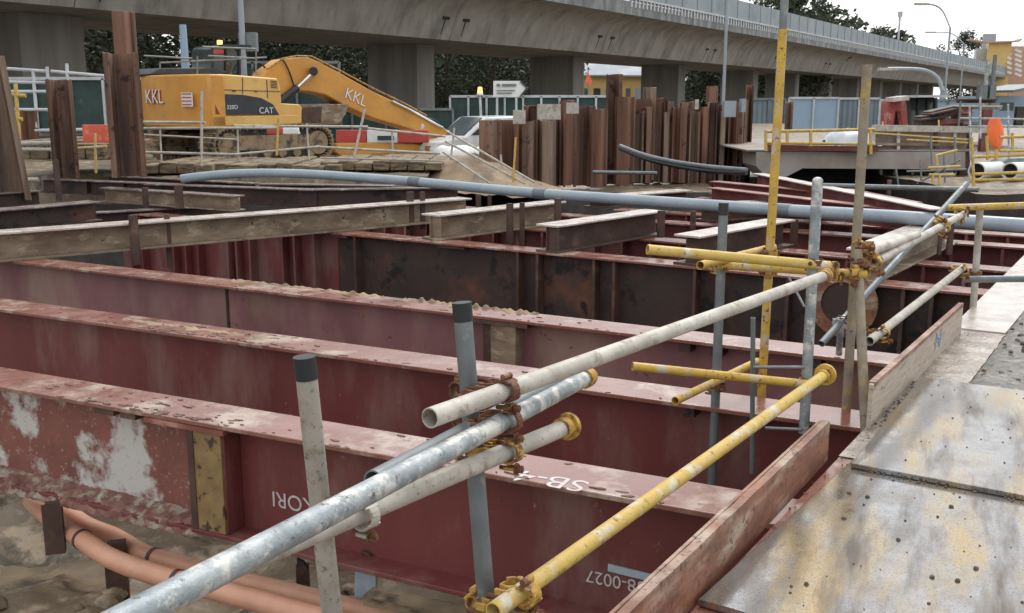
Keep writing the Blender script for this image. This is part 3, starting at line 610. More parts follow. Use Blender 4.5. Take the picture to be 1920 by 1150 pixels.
pipe('thin tie bar between bracket tube and domed post', (1412, 689, 5.02), (1508, 689, 5.0), 'galv_d', r=.008)
pipe('thin diagonal stay on the domed post', (1478, 518, 4.98), (1508, 575, 4.98), 'galv', r=.006)
pipe('thin tie bar low beside the domed post', (1435, 803, 5.15), (1505, 806, 5.05), 'galv_d', r=.008)

# couplers
def coupler(c, d1_, d2_, m, label, gap=.052, rr=PR, s=1.0):
    """right-angle or swivel coupler: two bands round two pipes, a body between them, hinged caps and bolts"""
    d1_, d2_ = V(d1_).normalized(), V(d2_).normalized(); ax = d1_.cross(d2_)
    ax = ax.normalized() if ax.length > .05 else d1_.orthogonal().normalized()
    if ax.dot(CAM - c) < 0: ax = -ax
    t = thing('scaffold_coupler', label, 'scaffold clamp', c, 'rusty clamps joining the scaffold pipes')
    for k, (d_, sg) in enumerate(((d1_, 1), (d2_, -1))):
        cc = c + ax * sg * gap / 2; side = d_.cross(ax).normalized()
        b = MB(); nseg = 18
        for i in range(nseg):
            a0, a1 = 2 * math.pi * i / nseg, 2 * math.pi * (i + 1) / nseg
            f0 = side * math.cos(a0) + ax * math.sin(a0); f1 = side * math.cos(a1) + ax * math.sin(a1)
            wv = .021 * s * (1 - .35 * (abs(math.sin(a0)) > .8)); r0, r1 = rr + .001, rr + .0065 * s
            b.poly([cc + f0 * r0 - d_ * wv, cc + f1 * r0 - d_ * wv, cc + f1 * r1 - d_ * wv, cc + f0 * r1 - d_ * wv], d_ * wv * 2)
        b.build('clamp_band', m, t)
        b = MB(); lug = cc + side * (rr + .018 * s)
        b.bar(lug - d_ * .018 * s, lug + d_ * .018 * s, .03 * s, .008 * s, side)
        b.build('lug', m, t); b = MB(); lug2 = cc - side * (rr + .012 * s); b.tube(lug2 - d_ * .017 * s, lug2 + d_ * .017 * s, .008 * s, 10); b.build('hinge', m, t)
        b = MB(); bp = cc + side * (rr + .02 * s); b.tube(bp - ax * .035 * s, bp + ax * .035 * s, .006 * s, 8); b.tube(bp + ax * .02 * s, bp + ax * .032 * s, .0115 * s, 6); b.tube(bp + ax * .014 * s, bp + ax * .018 * s, .016 * s, 12)
        b.build('bolt', 'clamp_r', t)
    return t
U = V((0, 0, 1))
dr = lambda s: (s[1] - s[0]).normalized()
coupler(lerp_on(rail1, 935) + V((0, .03, 0)), dr(rail1), dr(post2), 'clamp_r', 'rust brown clamp holding the open ended upper rail')
coupler(lerp_on(rail2, 938) + V((0, .02, .0)), dr(rail2), dr(post2), 'clamp_r', 'rusted clamp round the shiny front rail at the black capped post')
coupler(lerp_on(rail3, 942) + V((0, .02, 0)), dr(rail3), dr(post2), 'clamp_y', 'yellow clamp round the patchy lower front rail')
coupler(at_y(post2, 735), dr(post2), dr(rail1), 'clamp_r', 'dark clamp on the grey post just behind the open pipe end')
coupler(at_y(post2, 790), dr(post2), dr(rail1), 'clamp_r', 'second dark clamp lower on the grey front post')
coupler(at_y(post2, 850), dr(post2), dr(rail3), 'clamp_y', 'yellow clamp on the grey front post below the others', s=1.2)
coupler(lerp_on(rail3, 672), dr(rail3), U, 'galv_w', 'pale clamp hanging from the patchy front rail', gap=.04, s=.9)
coupler(lerp_on(Y5, 975), dr(Y5), dr(post2), 'clamp_y', 'big yellow clamp at the front end of the long yellow rail', s=1.25)
coupler(at_y(post2, 1132), dr(post2), dr(Y5), 'clamp_y', 'yellow clamp at the foot of the grey front post', s=1.4)
coupler(at_y(post3, 482), dr(post3), dr(Y1), 'clamp_y', 'yellow clamp where the thin capped post meets the upper cross rail')
coupler(at_y(post3, 498), dr(post3), dr(Y2b), 'clamp_y', 'clamp just below the upper cross rail on the thin capped post')
coupler(at_y(post3, 705), dr(post3), dr(Y3), 'clamp_y', 'clamp joining the lower cross rail to the thin capped post')
coupler(at_y(post3, 725), dr(post3), dr(Y4), 'clamp_r', 'rusty clamp under the lower cross rail')
coupler(at_y(pole5, 475), dr(pole5), dr(Y1), 'clamp_y', 'clamp on the tall yellow pole at the upper cross rail')
coupler(at_y(pole5, 508), dr(pole5), dr(Y2), 'clamp_y', 'clamp on the tall yellow pole at the second cross rail')
coupler(at_y(post4, 492), dr(post4), dr(Y1), 'clamp_r', 'rusty clamp near the top of the domed post')
coupler(at_y(post4, 714), dr(post4), dr(Y3), 'clamp_y', 'clamp on the lower half of the domed post')
coupler(lerp_on(Y2, 1563), dr(Y2), dr(rail1), 'clamp_y', 'orange yellow clamp between domed post and stained pole')
coupler(lerp_on(Y2, 1600), dr(Y2), dr(pole6), 'clamp_y', 'clamp where the second cross rail ends at the stained pole', s=1.2)
coupler(at_y(pole6, 462) + V((.03, -.02, 0)), dr(pole6), dr(R2), 'clamp_y', 'top yellow clamp on the tall stained pole', s=1.4)
coupler(at_y(pole6, 490) + V((.07, -.02, 0)), dr(R3), U, 'clamp_y', 'large yellow clamp at the root of the right hand rails', s=1.5)
coupler(at_y(pole7, 498), dr(pole7), dr(R2), 'clamp_r', 'rusty clamp on the shorter stained pole', s=1.1)
coupler(lerp_on(R1, 1648), dr(R1), dr(pole7), 'clamp_y', 'clamp at the open end of the lower right rail', s=1.1)
coupler(lerp_on(R1, 1800), dr(R1), dr(post8), 'clamp_y', 'yellow clamp at the far end of the lower right rail', s=1.2)
coupler(lerp_on(R3, 1765), dr(R3), dr(D1), 'clamp_y', 'yellow clamp where rail and raking brace cross', s=1.3)
coupler(lerp_on(R3, 1802), dr(R3), dr(Y6), 'clamp_y', 'clamp at the start of the right hand yellow top rail', s=1.1)
coupler(lerp_on(D1, 1577), dr(D1), U, 'galv', 'grey clamp low on the raking brace')
coupler(at_y(post8, 512), dr(post8), dr(Y7), 'clamp_r', 'rusty clamp on the far right post')
# end caps on rails
def endflange(seg, label, m, r=.04):
    p, q = seg; d = (q - p).normalized(); t = thing('pipe_cap', label, 'pipe cap', q)
    MB().tube(q - d * .012, q + d * .004, r, 22).build('disc', m, t)
    MB().tube(q - d * .05, q - d * .012, PR + .006, 22).build('collar', 'clamp_y', t)
endflange(rail3, 'round yellow rimmed cap on the far end of the patchy front rail', 'clamp_y')
endflange(Y5, 'round yellow cap at the far end of the long yellow rail', 'yel', .05)
endflange(rail2, 'small yellow cap on the far end of the shiny front rail', 'clamp_y', .027)
endflange(rail1, 'rusty yellow cap where the upper rail meets the domed post', 'clamp_y', .034)

# ------------------------------------------------------------------ sheet piles
def pile_prof(w, dpt, th=.014):
    c = [(-w * .52, -dpt * .12), (-w * .46, 0), (-w * .36, 0), (-w * .24, dpt), (w * .24, dpt), (w * .36, 0), (w * .46, 0), (w * .52, -dpt * .12)]
    return c, th
def sheet_pile(label, x0, x1, ytop, ybot, t, m='pile', yaw=0, depth=.16, lean=0, group='rusty steel sheet piles', flip=1, name='sheet_pile'):
    a, b = P((x0 + x1) / 2, ytop, t), P((x0 + x1) / 2, ybot, t); w = (x1 - x0) / F * t
    base = V((a.x, a.y, b.z)); cy, sy = math.cos(yaw), math.sin(yaw); c, th = pile_prof(w, depth * flip)
    pts = [(x, y - flip * depth / 2) for x, y in c]; pts = pts + [(x, y + th) for x, y in reversed(pts)]
    loc = [base + V((x * cy - y * sy, x * sy + y * cy, 0)) for x, y in pts]
    jag = MB(); jag.poly(loc, V((a.x - b.x, 0, 0)) * 0 + V((lean, 0, a.z - b.z)))
    n = len(loc)
    for i in range(n, 2 * n): jag.v[i].z += .012 * random.uniform(-1, 1)
    return tag(jag.build(name, m), label, 'sheet pile', group)
sheet_pile('dark sheet pile leaning inward at the left edge', -35, 32, 105, 380, 14.5, 'pile3', lean=-.2, depth=.3, flip=1, yaw=.35)
sheet_pile('medium sheet pile standing before the white scaffold rails', 90, 134, 150, 336, 16, 'pile', depth=.28, lean=0, yaw=.3)
sheet_pile('tall sheet pile left of the excavator, front one of the pair', 196, 256, 100, 335, 15.2, 'pile', depth=.34, lean=0, yaw=.35)
sheet_pile('tallest sheet pile left of the excavator, topped with a worn patch', 204, 246, 22, 335, 15.9, 'pile2', depth=.2, lean=0, flip=-1)
sheet_pile('short broad sheet pile behind the yellow pole at far left', 37, 72, 208, 270, 19, 'pile2', depth=.14)
wall = [(893, 933, 226, 346, 0), (929, 969, 225, 348, 1), (965, 1003, 228, 350, 0), (985, 1008, 198, 340, 1), (1004, 1042, 226, 350, 2), (1038, 1062, 222, 352, 0), (1050, 1076, 189, 350, 1), (1070, 1108, 200, 352, 0),
        (1102, 1136, 205, 354, 1), (1133, 1160, 140, 350, 0), (1150, 1186, 182, 350, 1), (1182, 1216, 186, 348, 1), (1211, 1229, 165, 340, 2), (1224, 1246, 184, 345, 1), (1242, 1264, 190, 345, 0),
        (1262, 1282, 200, 345, 2), (1278, 1304, 190, 350, 0), (1302, 1330, 196, 352, 0), (1326, 1344, 162, 340, 1), (1340, 1356, 196, 322, 1), (1353, 1372, 205, 320, 2), (1370, 1388, 210, 318, 1), (1386, 1400, 188, 316, 1), (1398, 1409, 160, 314, 0)]
adj = ['', 'end', 'broad', 'patchy', 'brown', 'narrow', 'square topped', 'streaked']
for i, (x0, x1, yt, yb, k) in enumerate(wall):
    t = 19.4 + (x0 - 893) * .008
    lab = {0: 'leftmost low sheet pile of the central wall, beside the white car', 1: 'low sheet pile second from the left of the central wall', 9: 'tallest sheet pile of the central wall, rising above the others', 12: 'slim pointed sheet pile right of the tallest one',
           18: 'slim tall sheet pile left of the lamp pole', 23: 'last tall thin sheet pile at the right end of the wall', 3: 'sheet pile with a white sheet at its top left', 6: 'narrow raised sheet pile between the two white sheets', 16: 'pale brown sheet pile right of the concrete pier', 17: 'dark sheet pile with a pale patch near its top'}.get(i)
    if not lab: lab = 'rusty sheet pile in the left half of the central wall' if x0 < 1130 else 'reddish sheet pile in the right half of the central wall'
    if x0 > 1320: yb += 45
    sheet_pile(lab, x0, x1 + 3, yt, yb, t + (.25 if i % 2 else 0), ['pile', 'pile2', 'pile3'][k], yaw=.28 * ((i * 7 % 5) / 2 - 1), depth=.26 + .08 * (i % 2), flip=1 if i % 2 else -1, group='rusty sheet piles of the central wall')
for k in range(13):
    x0 = 1170 + 17.5 * k; sheet_pile('rusty sheet pile of the second row behind the central wall', x0, x0 + 19, 198 + 9 * ((k * 5) % 3) - 6, 345 if k < 8 else 360, 21.6 + .1 * k, ['pile', 'pile3', 'pile2'][k % 3], yaw=.2 * (k % 3 - 1), depth=.24, flip=1 if k % 2 else -1, group='rusty sheet piles behind the central wall')
for (x0, y0, x1, y1, l) in ((962, 207, 985, 232, 'small white sheet clipped to the low sheet piles'), (1008, 196, 1051, 224, 'wide white sheet fixed over the central wall'), (1062, 193, 1085, 213, 'white square sheet at the top of the central wall'),
                            (1303, 187, 1310, 205, 'narrow white tag on the dark sheet pile'), (1388, 186, 1396, 210, 'narrow white tag near the right end of the wall'), (1356, 190, 1378, 219, 'light blue grey box on the lamp pole by the wall')):
    c = P((x0 + x1) / 2, (y0 + y1) / 2, 19.2 if x0 < 1300 else 22); s_ = c.y / F
    tag(MB().box(c, (x1 - x0) * s_, .03 if x0 < 1350 else .2, (y1 - y0) * s_, .05).build('white_sheet' if x0 < 1350 else 'switch_box', 'galv_w' if x0 < 1350 else 'steelgrey'), l, 'sheet' if x0 < 1350 else 'box')

# ------------------------------------------------------------------ viaduct
VD = V((1160 / 1900, 1, 0)).normalized(); VN = V((VD.y, -VD.x, 0)); VO = G(1082, 97, 4.7); VO.z = 0
def VK(s, o, z): return VO + VD * s + VN * o + V((0, 0, z))
vi = thing('viaduct', 'long grey concrete box girder viaduct crossing the whole background', 'viaduct', VK(0, -4, 0))
def vprof(prof, s0, s1, name, m, bevel=0): return MB().poly([VK(s0, o, z) for o, z in prof], VD * (s1 - s0)).build(name, m, vi)
SEG = 15.4; joints = []
near = [(0, 4.7), (.42, 5.75), (.62, 6.2), (1.05, 6.65), (1.7, 6.95), (2.45, 7.1), (2.45, 7.35)]
farp = [(-9 - o, z) for o, z in near]
prof = near + list(reversed(farp))
s = -62
# pier positions along the line
def s_at(px, off):
    n = V((VN.x, VN.y, 0)); c = W(px, 150, VK(0, off, 0), n); return (c - VK(0, off, 0)).dot(VD)
piers = [s_at(x, -4.5) for x in (72, 770, 1060, 1257, 1398)]
while len(piers) < 12: piers.append(piers[-1] + 15.5)
edges = [-70] + [s_at(x, 0) for x in (150, 843, 1124, 1322)] + [s_at(1322, 0) + 19 * k for k in range(1, 20)] + [520]
for a, b in zip(edges[:-1], edges[1:]): vprof(prof, a + .02, b - .02, 'girder', 'conc')
for a in edges[1:8]:
    for sg in (-1, 1):
        c = a + sg * .95
        MB().poly([VK(c, .435, 5.72), VK(c, .0, 4.72), VK(c, -.1, 4.72), VK(c, .3, 5.72)], VD * .07).build('joint_groove', 'dark', vi)
        MB().poly([VK(c - .25, .46, 5.7), VK(c + .35, .46, 5.7), VK(c + .35, .5, 5.85), VK(c - .25, .5, 5.85)], -VN * .3).build('joint_recess', 'dark', vi)
vprof([(2.25, 7.1), (2.6, 7.1), (2.62, 7.95), (2.45, 7.98), (2.25, 7.98)], -70, 520, 'parapet', 'conc_f')
vprof([(-11.6, 7.1), (-11.25, 7.1), (-11.25, 8.2), (-11.6, 8.2)], -70, 520, 'parapet', 'conc_f')
def repeats(name, m, s0, step, maker, total):
    rest = MB()
    for k in range(total):
        mb = MB() if k < 96 else rest; maker(mb, s0 + step * k)
        if k < 96: mb.build(name, m, vi)
    rest.build(name, m, vi)['kind'] = 'stuff'
repeats('rail_bracket', 'rail_w', s_at(1190, 2.6) - 1, .62, lambda mb, s: mb.poly([VK(s, 2.6, 7.55), VK(s + .18, 2.6, 7.55), VK(s + .18, 2.7, 7.6), VK(s, 2.7, 7.6)], V((0, 0, .52))), 380)
vprof([(2.6, 8.1), (2.72, 8.1), (2.72, 8.22), (2.6, 8.22)], -70, 520, 'handrail', 'rail_w')
vprof([(2.5, 8.0), (2.58, 8.0), (2.58, 9.72), (2.5, 9.72)], -70, 520, 'noise_barrier', 'screen')
repeats('barrier_post', 'screen', s_at(1190, 2.6) - 1, 3, lambda mb, s: mb.poly([VK(s, 2.58, 8.0), VK(s + .07, 2.58, 8.0), VK(s + .07, 2.63, 8.0), VK(s, 2.63, 8.0)], V((0, 0, 1.74))), 95)
for i, s in enumerate(piers):
    w_ = 1.7 if i == 0 else 1.05
    q = MB(); q.poly([VK(s - w_, -5.6, -1), VK(s - w_ * .8, -3.4, -1), VK(s + w_ * .8, -3.4, -1), VK(s + w_, -5.6, -1), VK(s + w_ * .8, -7, -1), VK(s - w_ * .8, -7, -1)], V((0, 0, 5.695)))
    q.build('pier', 'conc_p', vi)
q = P(1683, 90, 150)
tag(MB().tube(VK(s_at(1683, 2.7), 2.4, 8), VK(s_at(1683, 2.7), 2.4, 13.5), .14, 8).box(VK(s_at(1683, 2.7), 2.4, 13.2), .5, .5, .7).build('signal_mast', 'rail_w'), 'white signal mast sticking up above the viaduct barrier', 'mast')

# ------------------------------------------------------------------ trees
def leafcloud(mb, c, rx, rz, n, size, rnd):
    for _ in range(n):
        u = V((rnd.gauss(0, 1), rnd.gauss(0, 1), rnd.gauss(0, 1))).normalized() * (rnd.random() ** .4)
        p = c + V((u.x * rx, u.y * rx, u.z * rz)); a = V((rnd.gauss(0, 1), rnd.gauss(0, 1), rnd.gauss(0, .6))).normalized(); b = a.orthogonal().normalized()
        b = (b * math.cos(3 * rnd.random()) + a.cross(b) * math.sin(3 * rnd.random())); s_ = size * rnd.uniform(.6, 1.5); k = len(mb.v)
        mb.v += [p - a * s_, p + b * s_ * .5, p + a * s_, p - b * s_ * .5]; mb.f.append([k, k + 1, k + 2, k + 3])
def make_tree(h, spread, low, m, seed, leaf=.16, n=7000, name='broadleaf_tree'):
    rnd = random.Random(seed); t = thing(name, 'x', 'tree', (0, 0, 0))
    tr = MB(); tr.path([V((0, 0, -.5)), V((.1, 0, h * .25)), V((-.1, .1, h * .5)), V((.1, 0, h * .8))], .3 * h / 10, 9, r2=.05)
    cr_ = MB(); ncl = 34
    for i in range(ncl):
        a = rnd.uniform(0, 6.28); zz = rnd.uniform(low, 1) * h; rad = spread * math.sin(math.pi * min(.95, max(.12, (zz / h - low * .6)))) * rnd.uniform(.35, 1)
        c = V((math.cos(a) * rad, math.sin(a) * rad, zz))
        if i < 12: tr.path([V((0, 0, max(.3 * h, zz * .6))), (V((0, 0, zz * .75)) + c) / 2, c], .09 * h / 10, 6, r2=.02)
        leafcloud(cr_, c, rnd.uniform(.14, .3) * spread, rnd.uniform(.07, .12) * h, n // ncl, leaf, rnd)
    tr.build('trunk', 'bark', t); cr_.build('crown', m, t, smooth=False); return t
protos = [make_tree(11, 5, .08, 'leaf', 1), make_tree(9, 4.5, .05, 'leaf2', 2), make_tree(12, 5, .2, 'leaf', 3)]
spots = [(-60, 62, 0, 'dark tree seen at the left edge behind the first pier'), (175, 58, 1, 'tree between the first pier and the tall sheet piles'), (260, 66, 0, 'dark tree behind the excavator counterweight'), (370, 62, 2, 'bare limbed tree above the excavator cab'),
         (470, 75, 1, 'olive tree right behind the left lamp pole'), (555, 70, 0, 'dark tree above the excavator boom elbow'), (640, 78, 1, 'olive tree behind the middle of the boom'), (705, 85, 2, 'tree just left of the second pier'),
         (840, 92, 0, 'dark tree just right of the second pier'), (925, 96, 2, 'tree above the white direction sign'), (1000, 105, 0, 'dark tree left of the third pier'), (1330, 128, 0, 'round dark tree right of the fourth pier'),
         (1440, 150, 2, 'tree behind the tall yellow pole under the viaduct'), (1540, 190, 0, 'dark tree above the blue hoarding'), (1640, 220, 0, 'dark tree behind the tall stained pole')]
used = set()
for i, (px, t, k, lab) in enumerate(spots):
    c = P(px, 190, t); c.z = -.3; r_ = protos[k]
    if k in used: o = dup(r_, c, lab, random.uniform(0, 6))
    else: o = r_; o.location = c; o['label'] = lab; used.add(k)
    o['group'] = 'trees behind the viaduct'; sc_ = {128: 1.3, 150: 1.4, 190: 1.5, 220: 1.5}.get(t, 1.0); o.scale = (sc_,) * 3
# big trees above the viaduct
for (px, t, s_, k, lab) in ((1480, 130, 1.5, 0, 'tall dark tree rising above the noise barrier at top'), (1800, 300, 1.9, 0, 'far tree left of the tan apartment block'), (1565, 230, 1.85, 1, 'small tree top peeking over the barrier')):
    c = P(px, 190, t); c.z = -.3; o = dup(protos[k], c, lab, random.uniform(0, 6)); o.scale = (s_,) * 3; o['group'] = 'trees behind the viaduct'
# far wood mass
wd = MB(); rnd = random.Random(9)
for i in range(190):
    px = rnd.uniform(-150, 1650); t = 95 + (px + 150) * .09 + rnd.uniform(-6, 10); c = P(px, 190, t); c.z = rnd.uniform(0, 9) * t / 110
    if 1085 < px < 1235: c.z *= .15
    leafcloud(wd, c, 3.4 * t / 100, 2.2 * t / 100, 330, .42 * t / 110, rnd)
tag(wd.build('woodland', 'leaf', smooth=False), 'dark mass of distant woodland filling the gaps under the viaduct', 'woodland', kind='stuff')

# ------------------------------------------------------------------ buildings
def facing_box(px0, px1, y0, y1, t, depth):
    a, b = P(px0, y1, t), P(px1, y1, t); zt = P(px0, y0, t).z; return a, b, zt
lb = thing('low_building', 'low ochre building with a grey pitched roof seen under the viaduct', 'building', P(1160, 190, 120))
a, b, zt = facing_box(1070, 1245, 143, 200, 120, 8); a.z = b.z = -.3
MB().poly([a, b, b + V((0, 8, 0)), a + V((0, 8, 0))], V((0, 0, zt + .3))).build('wall', 'ochre', lb)
e = V((0, 0, 1)); a1, b1 = V((a.x - .6, a.y - .8, zt)), V((b.x + .6, b.y - .8, zt - .1))
MB().poly([a1, b1, b1 + V((0, 6, 1.9)), a1 + V((0, 6, 2.3))], e * .15).build('roof', 'greyroof', lb)
for i in range(9):
    c = a + (b - a) * ((i + .5) / 9); MB().box(c + V((0, -.05, 2.1)), .55 if i % 2 else .8, .1, 2.4).build('window', 'glass' if i % 3 else 'greyroof', lb)
ap = thing('apartment_block', 'distant ochre apartment block with upturned eaves at the top right', 'building', P(1868, 190, 250))
def bldg(x0, x1, y0, y1, t, dp, m, name='wall'):
    a, b = P(x0, y1, t), P(x1, y1, t); z = P(x0, y0, t).z; a.z = b.z = -1
    return MB().poly([a, b, b + V((dp * .4, dp, 0)), a + V((dp * .4, dp, 0))], V((0, 0, z + 1))).build(name, m, ap)
bldg(1845, 1887, 80, 190, 250, 12, 'ochre'); bldg(1887, 1925, 88, 190, 256, 12, 'pinkw'); bldg(1822, 1845, 92, 190, 258, 10, 'rail_w'); bldg(1842, 1866, 64, 90, 262, 5, 'greyroof', 'roof_plant')
for (xa, ya, xb, yb) in ((1815, 75, 1845, 80), (1845, 80, 1905, 78), (1905, 78, 1912, 74)):
    MB().bar(P(xa, ya, 247), P(xb, yb, 247), 2, .35).build('eave', 'pinkw', ap)
for k in range(6):
    y = 90 + 9 * k
    MB().bar(P(1888, y, 248), P(1896, y + 3, 248), .4, .55).build('balcony', 'white', ap); MB().bar(P(1903, y + 3, 249), P(1915, y + 8, 249), .4, .6).build('balcony', 'white', ap)
MB().tube(P(1869, 96, 249.5), P(1869, 96, 249.9), .8, 16).build('wall_emblem', 'pinkw', ap)
cb = thing('site_cabin', 'white and blue site cabin with a dark awning at the right edge', 'cabin', P(1890, 215, 32))
a, b = P(1868, 235, 32), P(1935, 235, 32); zt = P(1868, 180, 32).z
MB().poly([a, b, b + V((0, 3, 0)), a + V((0, 3, 0))], V((0, 0, zt - a.z))).build('wall', 'hoard_b', cb)
MB().bar(P(1862, 172, 31.5), P(1925, 160, 31.5), 2.4, .07).build('roof', 'galv_d', cb)
MB().bar(P(1875, 200, 31.9), P(1900, 200, 31.9), .05, .25).build('window', 'glass', cb)

# ------------------------------------------------------------------ poles and lamps
def lamp(label, base, top, r, arm=None, box=None, m='steelgrey', cat='lamp post', name='street_lamp'):
    p, q = P(*base), P(*top); q = V((p.x, p.y, q.z)); t = thing(name, label, cat, p)
    MB().tube(p, q, r, 12, r2=r * .8).build('pole', m, t)
    if arm:
        pts = [q] + [P(*a) for a in arm]; MB().path(smoothp(pts), r * .7, 10).build('arm', m, t)
        e_ = pts[-1]; MB().box(e_, .8, .3, .12).build('lamp_head', 'galv_w', t)
    if box: x0, y0, x1, y1 = box; c = P((x0 + x1) / 2, (y0 + y1) / 2, base[2] - .2); s_ = base[2] / F; MB().box(c, (x1 - x0) * s_, .25, (y1 - y0) * s_).build('switch_box', 'galv_d', t)
    return t
lamp('thick blue grey pole with a box behind the excavator cab', (462, 225, 26), (461, -30, 26), .085, box=(450, 62, 482, 96), name='steel_pole', cat='pole')
lamp('tall thin blue grey pole rising from the sheet pile wall', (1354, 240, 30), (1358, -40, 30), .05, name='steel_pole', cat='pole')
lamp('slender street lamp with a single arm against the white sky', (1770, 195, 60), (1775, 55, 60), .07, arm=[(1768, 22, 60), (1752, 10, 60), (1728, 8, 60)])
lamp('farther street lamp with a short arm above the viaduct end', (1799, 190, 85), (1801, 85, 85), .06, arm=[(1790, 66, 85), (1772, 61, 85), (1745, 61, 85)])
lamp('grey lamp post with a long curved arm reaching left', (1766, 195, 45), (1765, 172, 45), .13, arm=[(1758, 147, 45), (1735, 133, 45), (1700, 130, 45), (1664, 130, 45)])
lamp('pair pole of silver tube with a white box, left one', (1843, 215, 30), (1847, 112, 30), .07, box=(1834, 160, 1848, 186), m='galv', name='steel_pole', cat='pole')
lamp('silver tube pole with a white box, right of its twin', (1856, 215, 30), (1859, 104, 30), .07, box=(1853, 160, 1864, 186), m='galv_d', name='steel_pole', cat='pole')
lamp('short blue pole behind the excavator roof', (349, 150, 24.5), (344, 48, 24.5), .1, m='hoard_b', name='steel_pole', cat='pole')

# ------------------------------------------------------------------ excavator
bl = 1.35; th = R(47); XF = V((math.cos(th), math.sin(th), 0)); XR = V((math.sin(th), -math.cos(th), 0))   # forward, and its right side (towards the camera)
XC = P(397, 240, 20.5)              # near rear corner of the house
exv = thing('excavator', 'muddy yellow tracked excavator lettered KKL with its boom folded down', 'excavator', XC + XF * 1.6 - XR * 1.4 - V((0, 0, 1.2)))
def XW(px, py, lat=0): return W(px, py, XC - XR * lat, XR)      # lat metres behind the right face
def XRr(px, py, fw=0): return W(px, py, XC + XF * fw, XF)        # rear plane
def side(pix, lat, w, name, m, bevel=.02, parent=exv): return MB().poly([XW(x, y, lat) for x, y in pix], -XR * w).build(name, m, parent, bevel=bevel)
side([(397, 142), (415, 139), (520, 147), (526, 165), (530, 218), (397, 218)], 0, 2.7, 'engine_hood', 'cat_l', .03)
# counterweight at the rear, rounded
cw = MB(); zt, zb = XRr(330, 141).z, XRr(330, 238).z
outl = []
for i in range(13):
    f = i / 12; bul = .28 * math.sin(math.pi * f) ** .5; outl.append(XC - XR * (-.02 + 2.74 * f) - XF * (bul + .02))
outl += [XC - XR * 2.72 + XF * .5, XC + XR * .02 + XF * .35]
outl = [V((p.x, p.y, zb)) for p in outl]; cw.poly(outl, V((0, 0, zt - zb))); cwo = cw.build('counterweight', 'cat', exv, bevel=.04)
side([(398, 219), (560, 216), (566, 232), (398, 238)], -.02, 2.6, 'platform', 'cat_l', .01)
side([(400, 238), (500, 238), (500, 246), (420, 246)], .4, 1.9, 'swing_ring', 'trackdk')
spn = side([(404, 176), (455, 178), (490, 184), (512, 196), (524, 216), (414, 216)], -.012, .02, 'side_panel', 'cat_b', .002)
side([(403, 195), (404, 215), (413, 215)], -.02, .012, 'warning_mark', 'redp', .001)
side([(524, 194), (560, 196), (566, 200), (566, 230), (530, 230)], .0, 1.0, 'step_box', 'cat_l', .02)
zz = V((0, 0, 1)); hK = XW(1, 1)
q = XW(486, 213, -.02); lettering('CAT', q, XF, zz, .13, 'white', spn)
q = XW(425, 205, -.02); lettering('320D', q, XF, zz, .085, 'white', spn)
# KKL on the rear, seen from behind: text runs towards the machine right
q = XRr(251, 193, -.31); q = XC - XR * 2.02 - XF * .315 + V((0, 0, XRr(330, 195).z - XC.z)); lettering('KKL', q, XR, zz, .3, 'redp', cwo, ext=.004)
lettering('KKL', q - XF * .012 + zz * .012 - XR * .012, XR, zz, .3, 'white', cwo)
q = XC - XR * .62 - XF * .27 + V((0, 0, XRr(360, 200).z - XC.z))
MB().poly([q, q + XR * .42, q + XR * .42 + zz * .28, q + zz * .28], -XF * .012).build('notice_plate', 'white', cwo)
for k in range(4): qq = q - XF * .014 + zz * (.03 + .07 * k) + XR * .03; MB().poly([qq, qq + XR * .36, qq + XR * .36 + zz * .022, qq + zz * .022], -XF * .004).build('notice_line', 'redp', cwo)
for (x0, y0, x1, y1) in ((455, 146, 455, 176), (500, 150, 502, 184), (404, 168, 526, 172), (460, 220, 460, 233)): MB().bar(XW(x0, y0, -.006), XW(x1, y1, -.006), .012, .012, XF if x0 == x1 else zz).build('panel_seam', 'cat_b', exv)
for k in range(5): MB().bar(XW(508, 152 + 3 * k, -.008), XW(520, 153 + 3 * k, -.008), .012, .012).build('grille_slot', 'cat_b', exv)
for x in (436, 478): MB().bar(XW(x, 171, -.03), XW(x + 6, 171, -.03), .02, .02).build('latch', 'black', exv)
MB().path(smoothp([XW(*p_, 1.6) for p_ in ((470, 140), (480, 120), (492, 122), (505, 138))]), .022, 8).build('hydraulic_hose', 'black', exv)
MB().path(smoothp([XW(*p_, 1.5) for p_ in ((800, 222), (815, 226), (828, 240), (824, 262))]), .022, 8).build('hydraulic_hose', 'black', exv)
MB().tube(XW(700, 262, bl + .05), XW(800, 268, bl + .02), .05, 10).build('stick_cylinder', 'trackdk', exv)
# roof details, handrail, exhaust, cab on the far side
side([(280, 140), (300, 128), (400, 127), (440, 138)], 1.9, .9, 'roof_hatch', 'cat_b', .02)
cab = side([(398, 140), (398, 92), (404, 86), (442, 88), (452, 140)], 2.0, .9, 'cab', 'glass', .03)
for x, y0, y1 in ((398, 88, 140), (424, 88, 140), (449, 92, 140)):
    MB().tube(XW(x, y0, 1.98), XW(x, y1, 1.98), .035, 8).build('cab_pillar', 'black', exv)
MB().bar(XW(394, 88, 2.4), XW(446, 89, 2.4), 1.1, .07).build('cab_roof', 'black', exv)
side([(400, 94), (420, 93), (420, 100), (400, 101)], 1.95, .02, 'cab_sign', 'redp', .001)
hr = MB()
for (a_, b_) in (((300, 128), (300, 118)), ((300, 118), (500, 108)), ((380, 88), (480, 92)), ((370, 105), (370, 140)), ((270, 105), (360, 110)), ((480, 92), (480, 140)), ((390, 105), (482, 110))): hr.tube(XW(*a_, .9), XW(*b_, .9), .018, 8)
hr.build('handrail', 'galv_d', exv)
MB().tube(XW(430, 140, .6), XW(430, 118, .6), .06, 10).build('exhaust', 'trackdk', exv)
MB().tube(XW(412, 84, 2.2), XW(412, 76, 2.2), .06, 10).build('beacon', 'amber', exv)
# boom

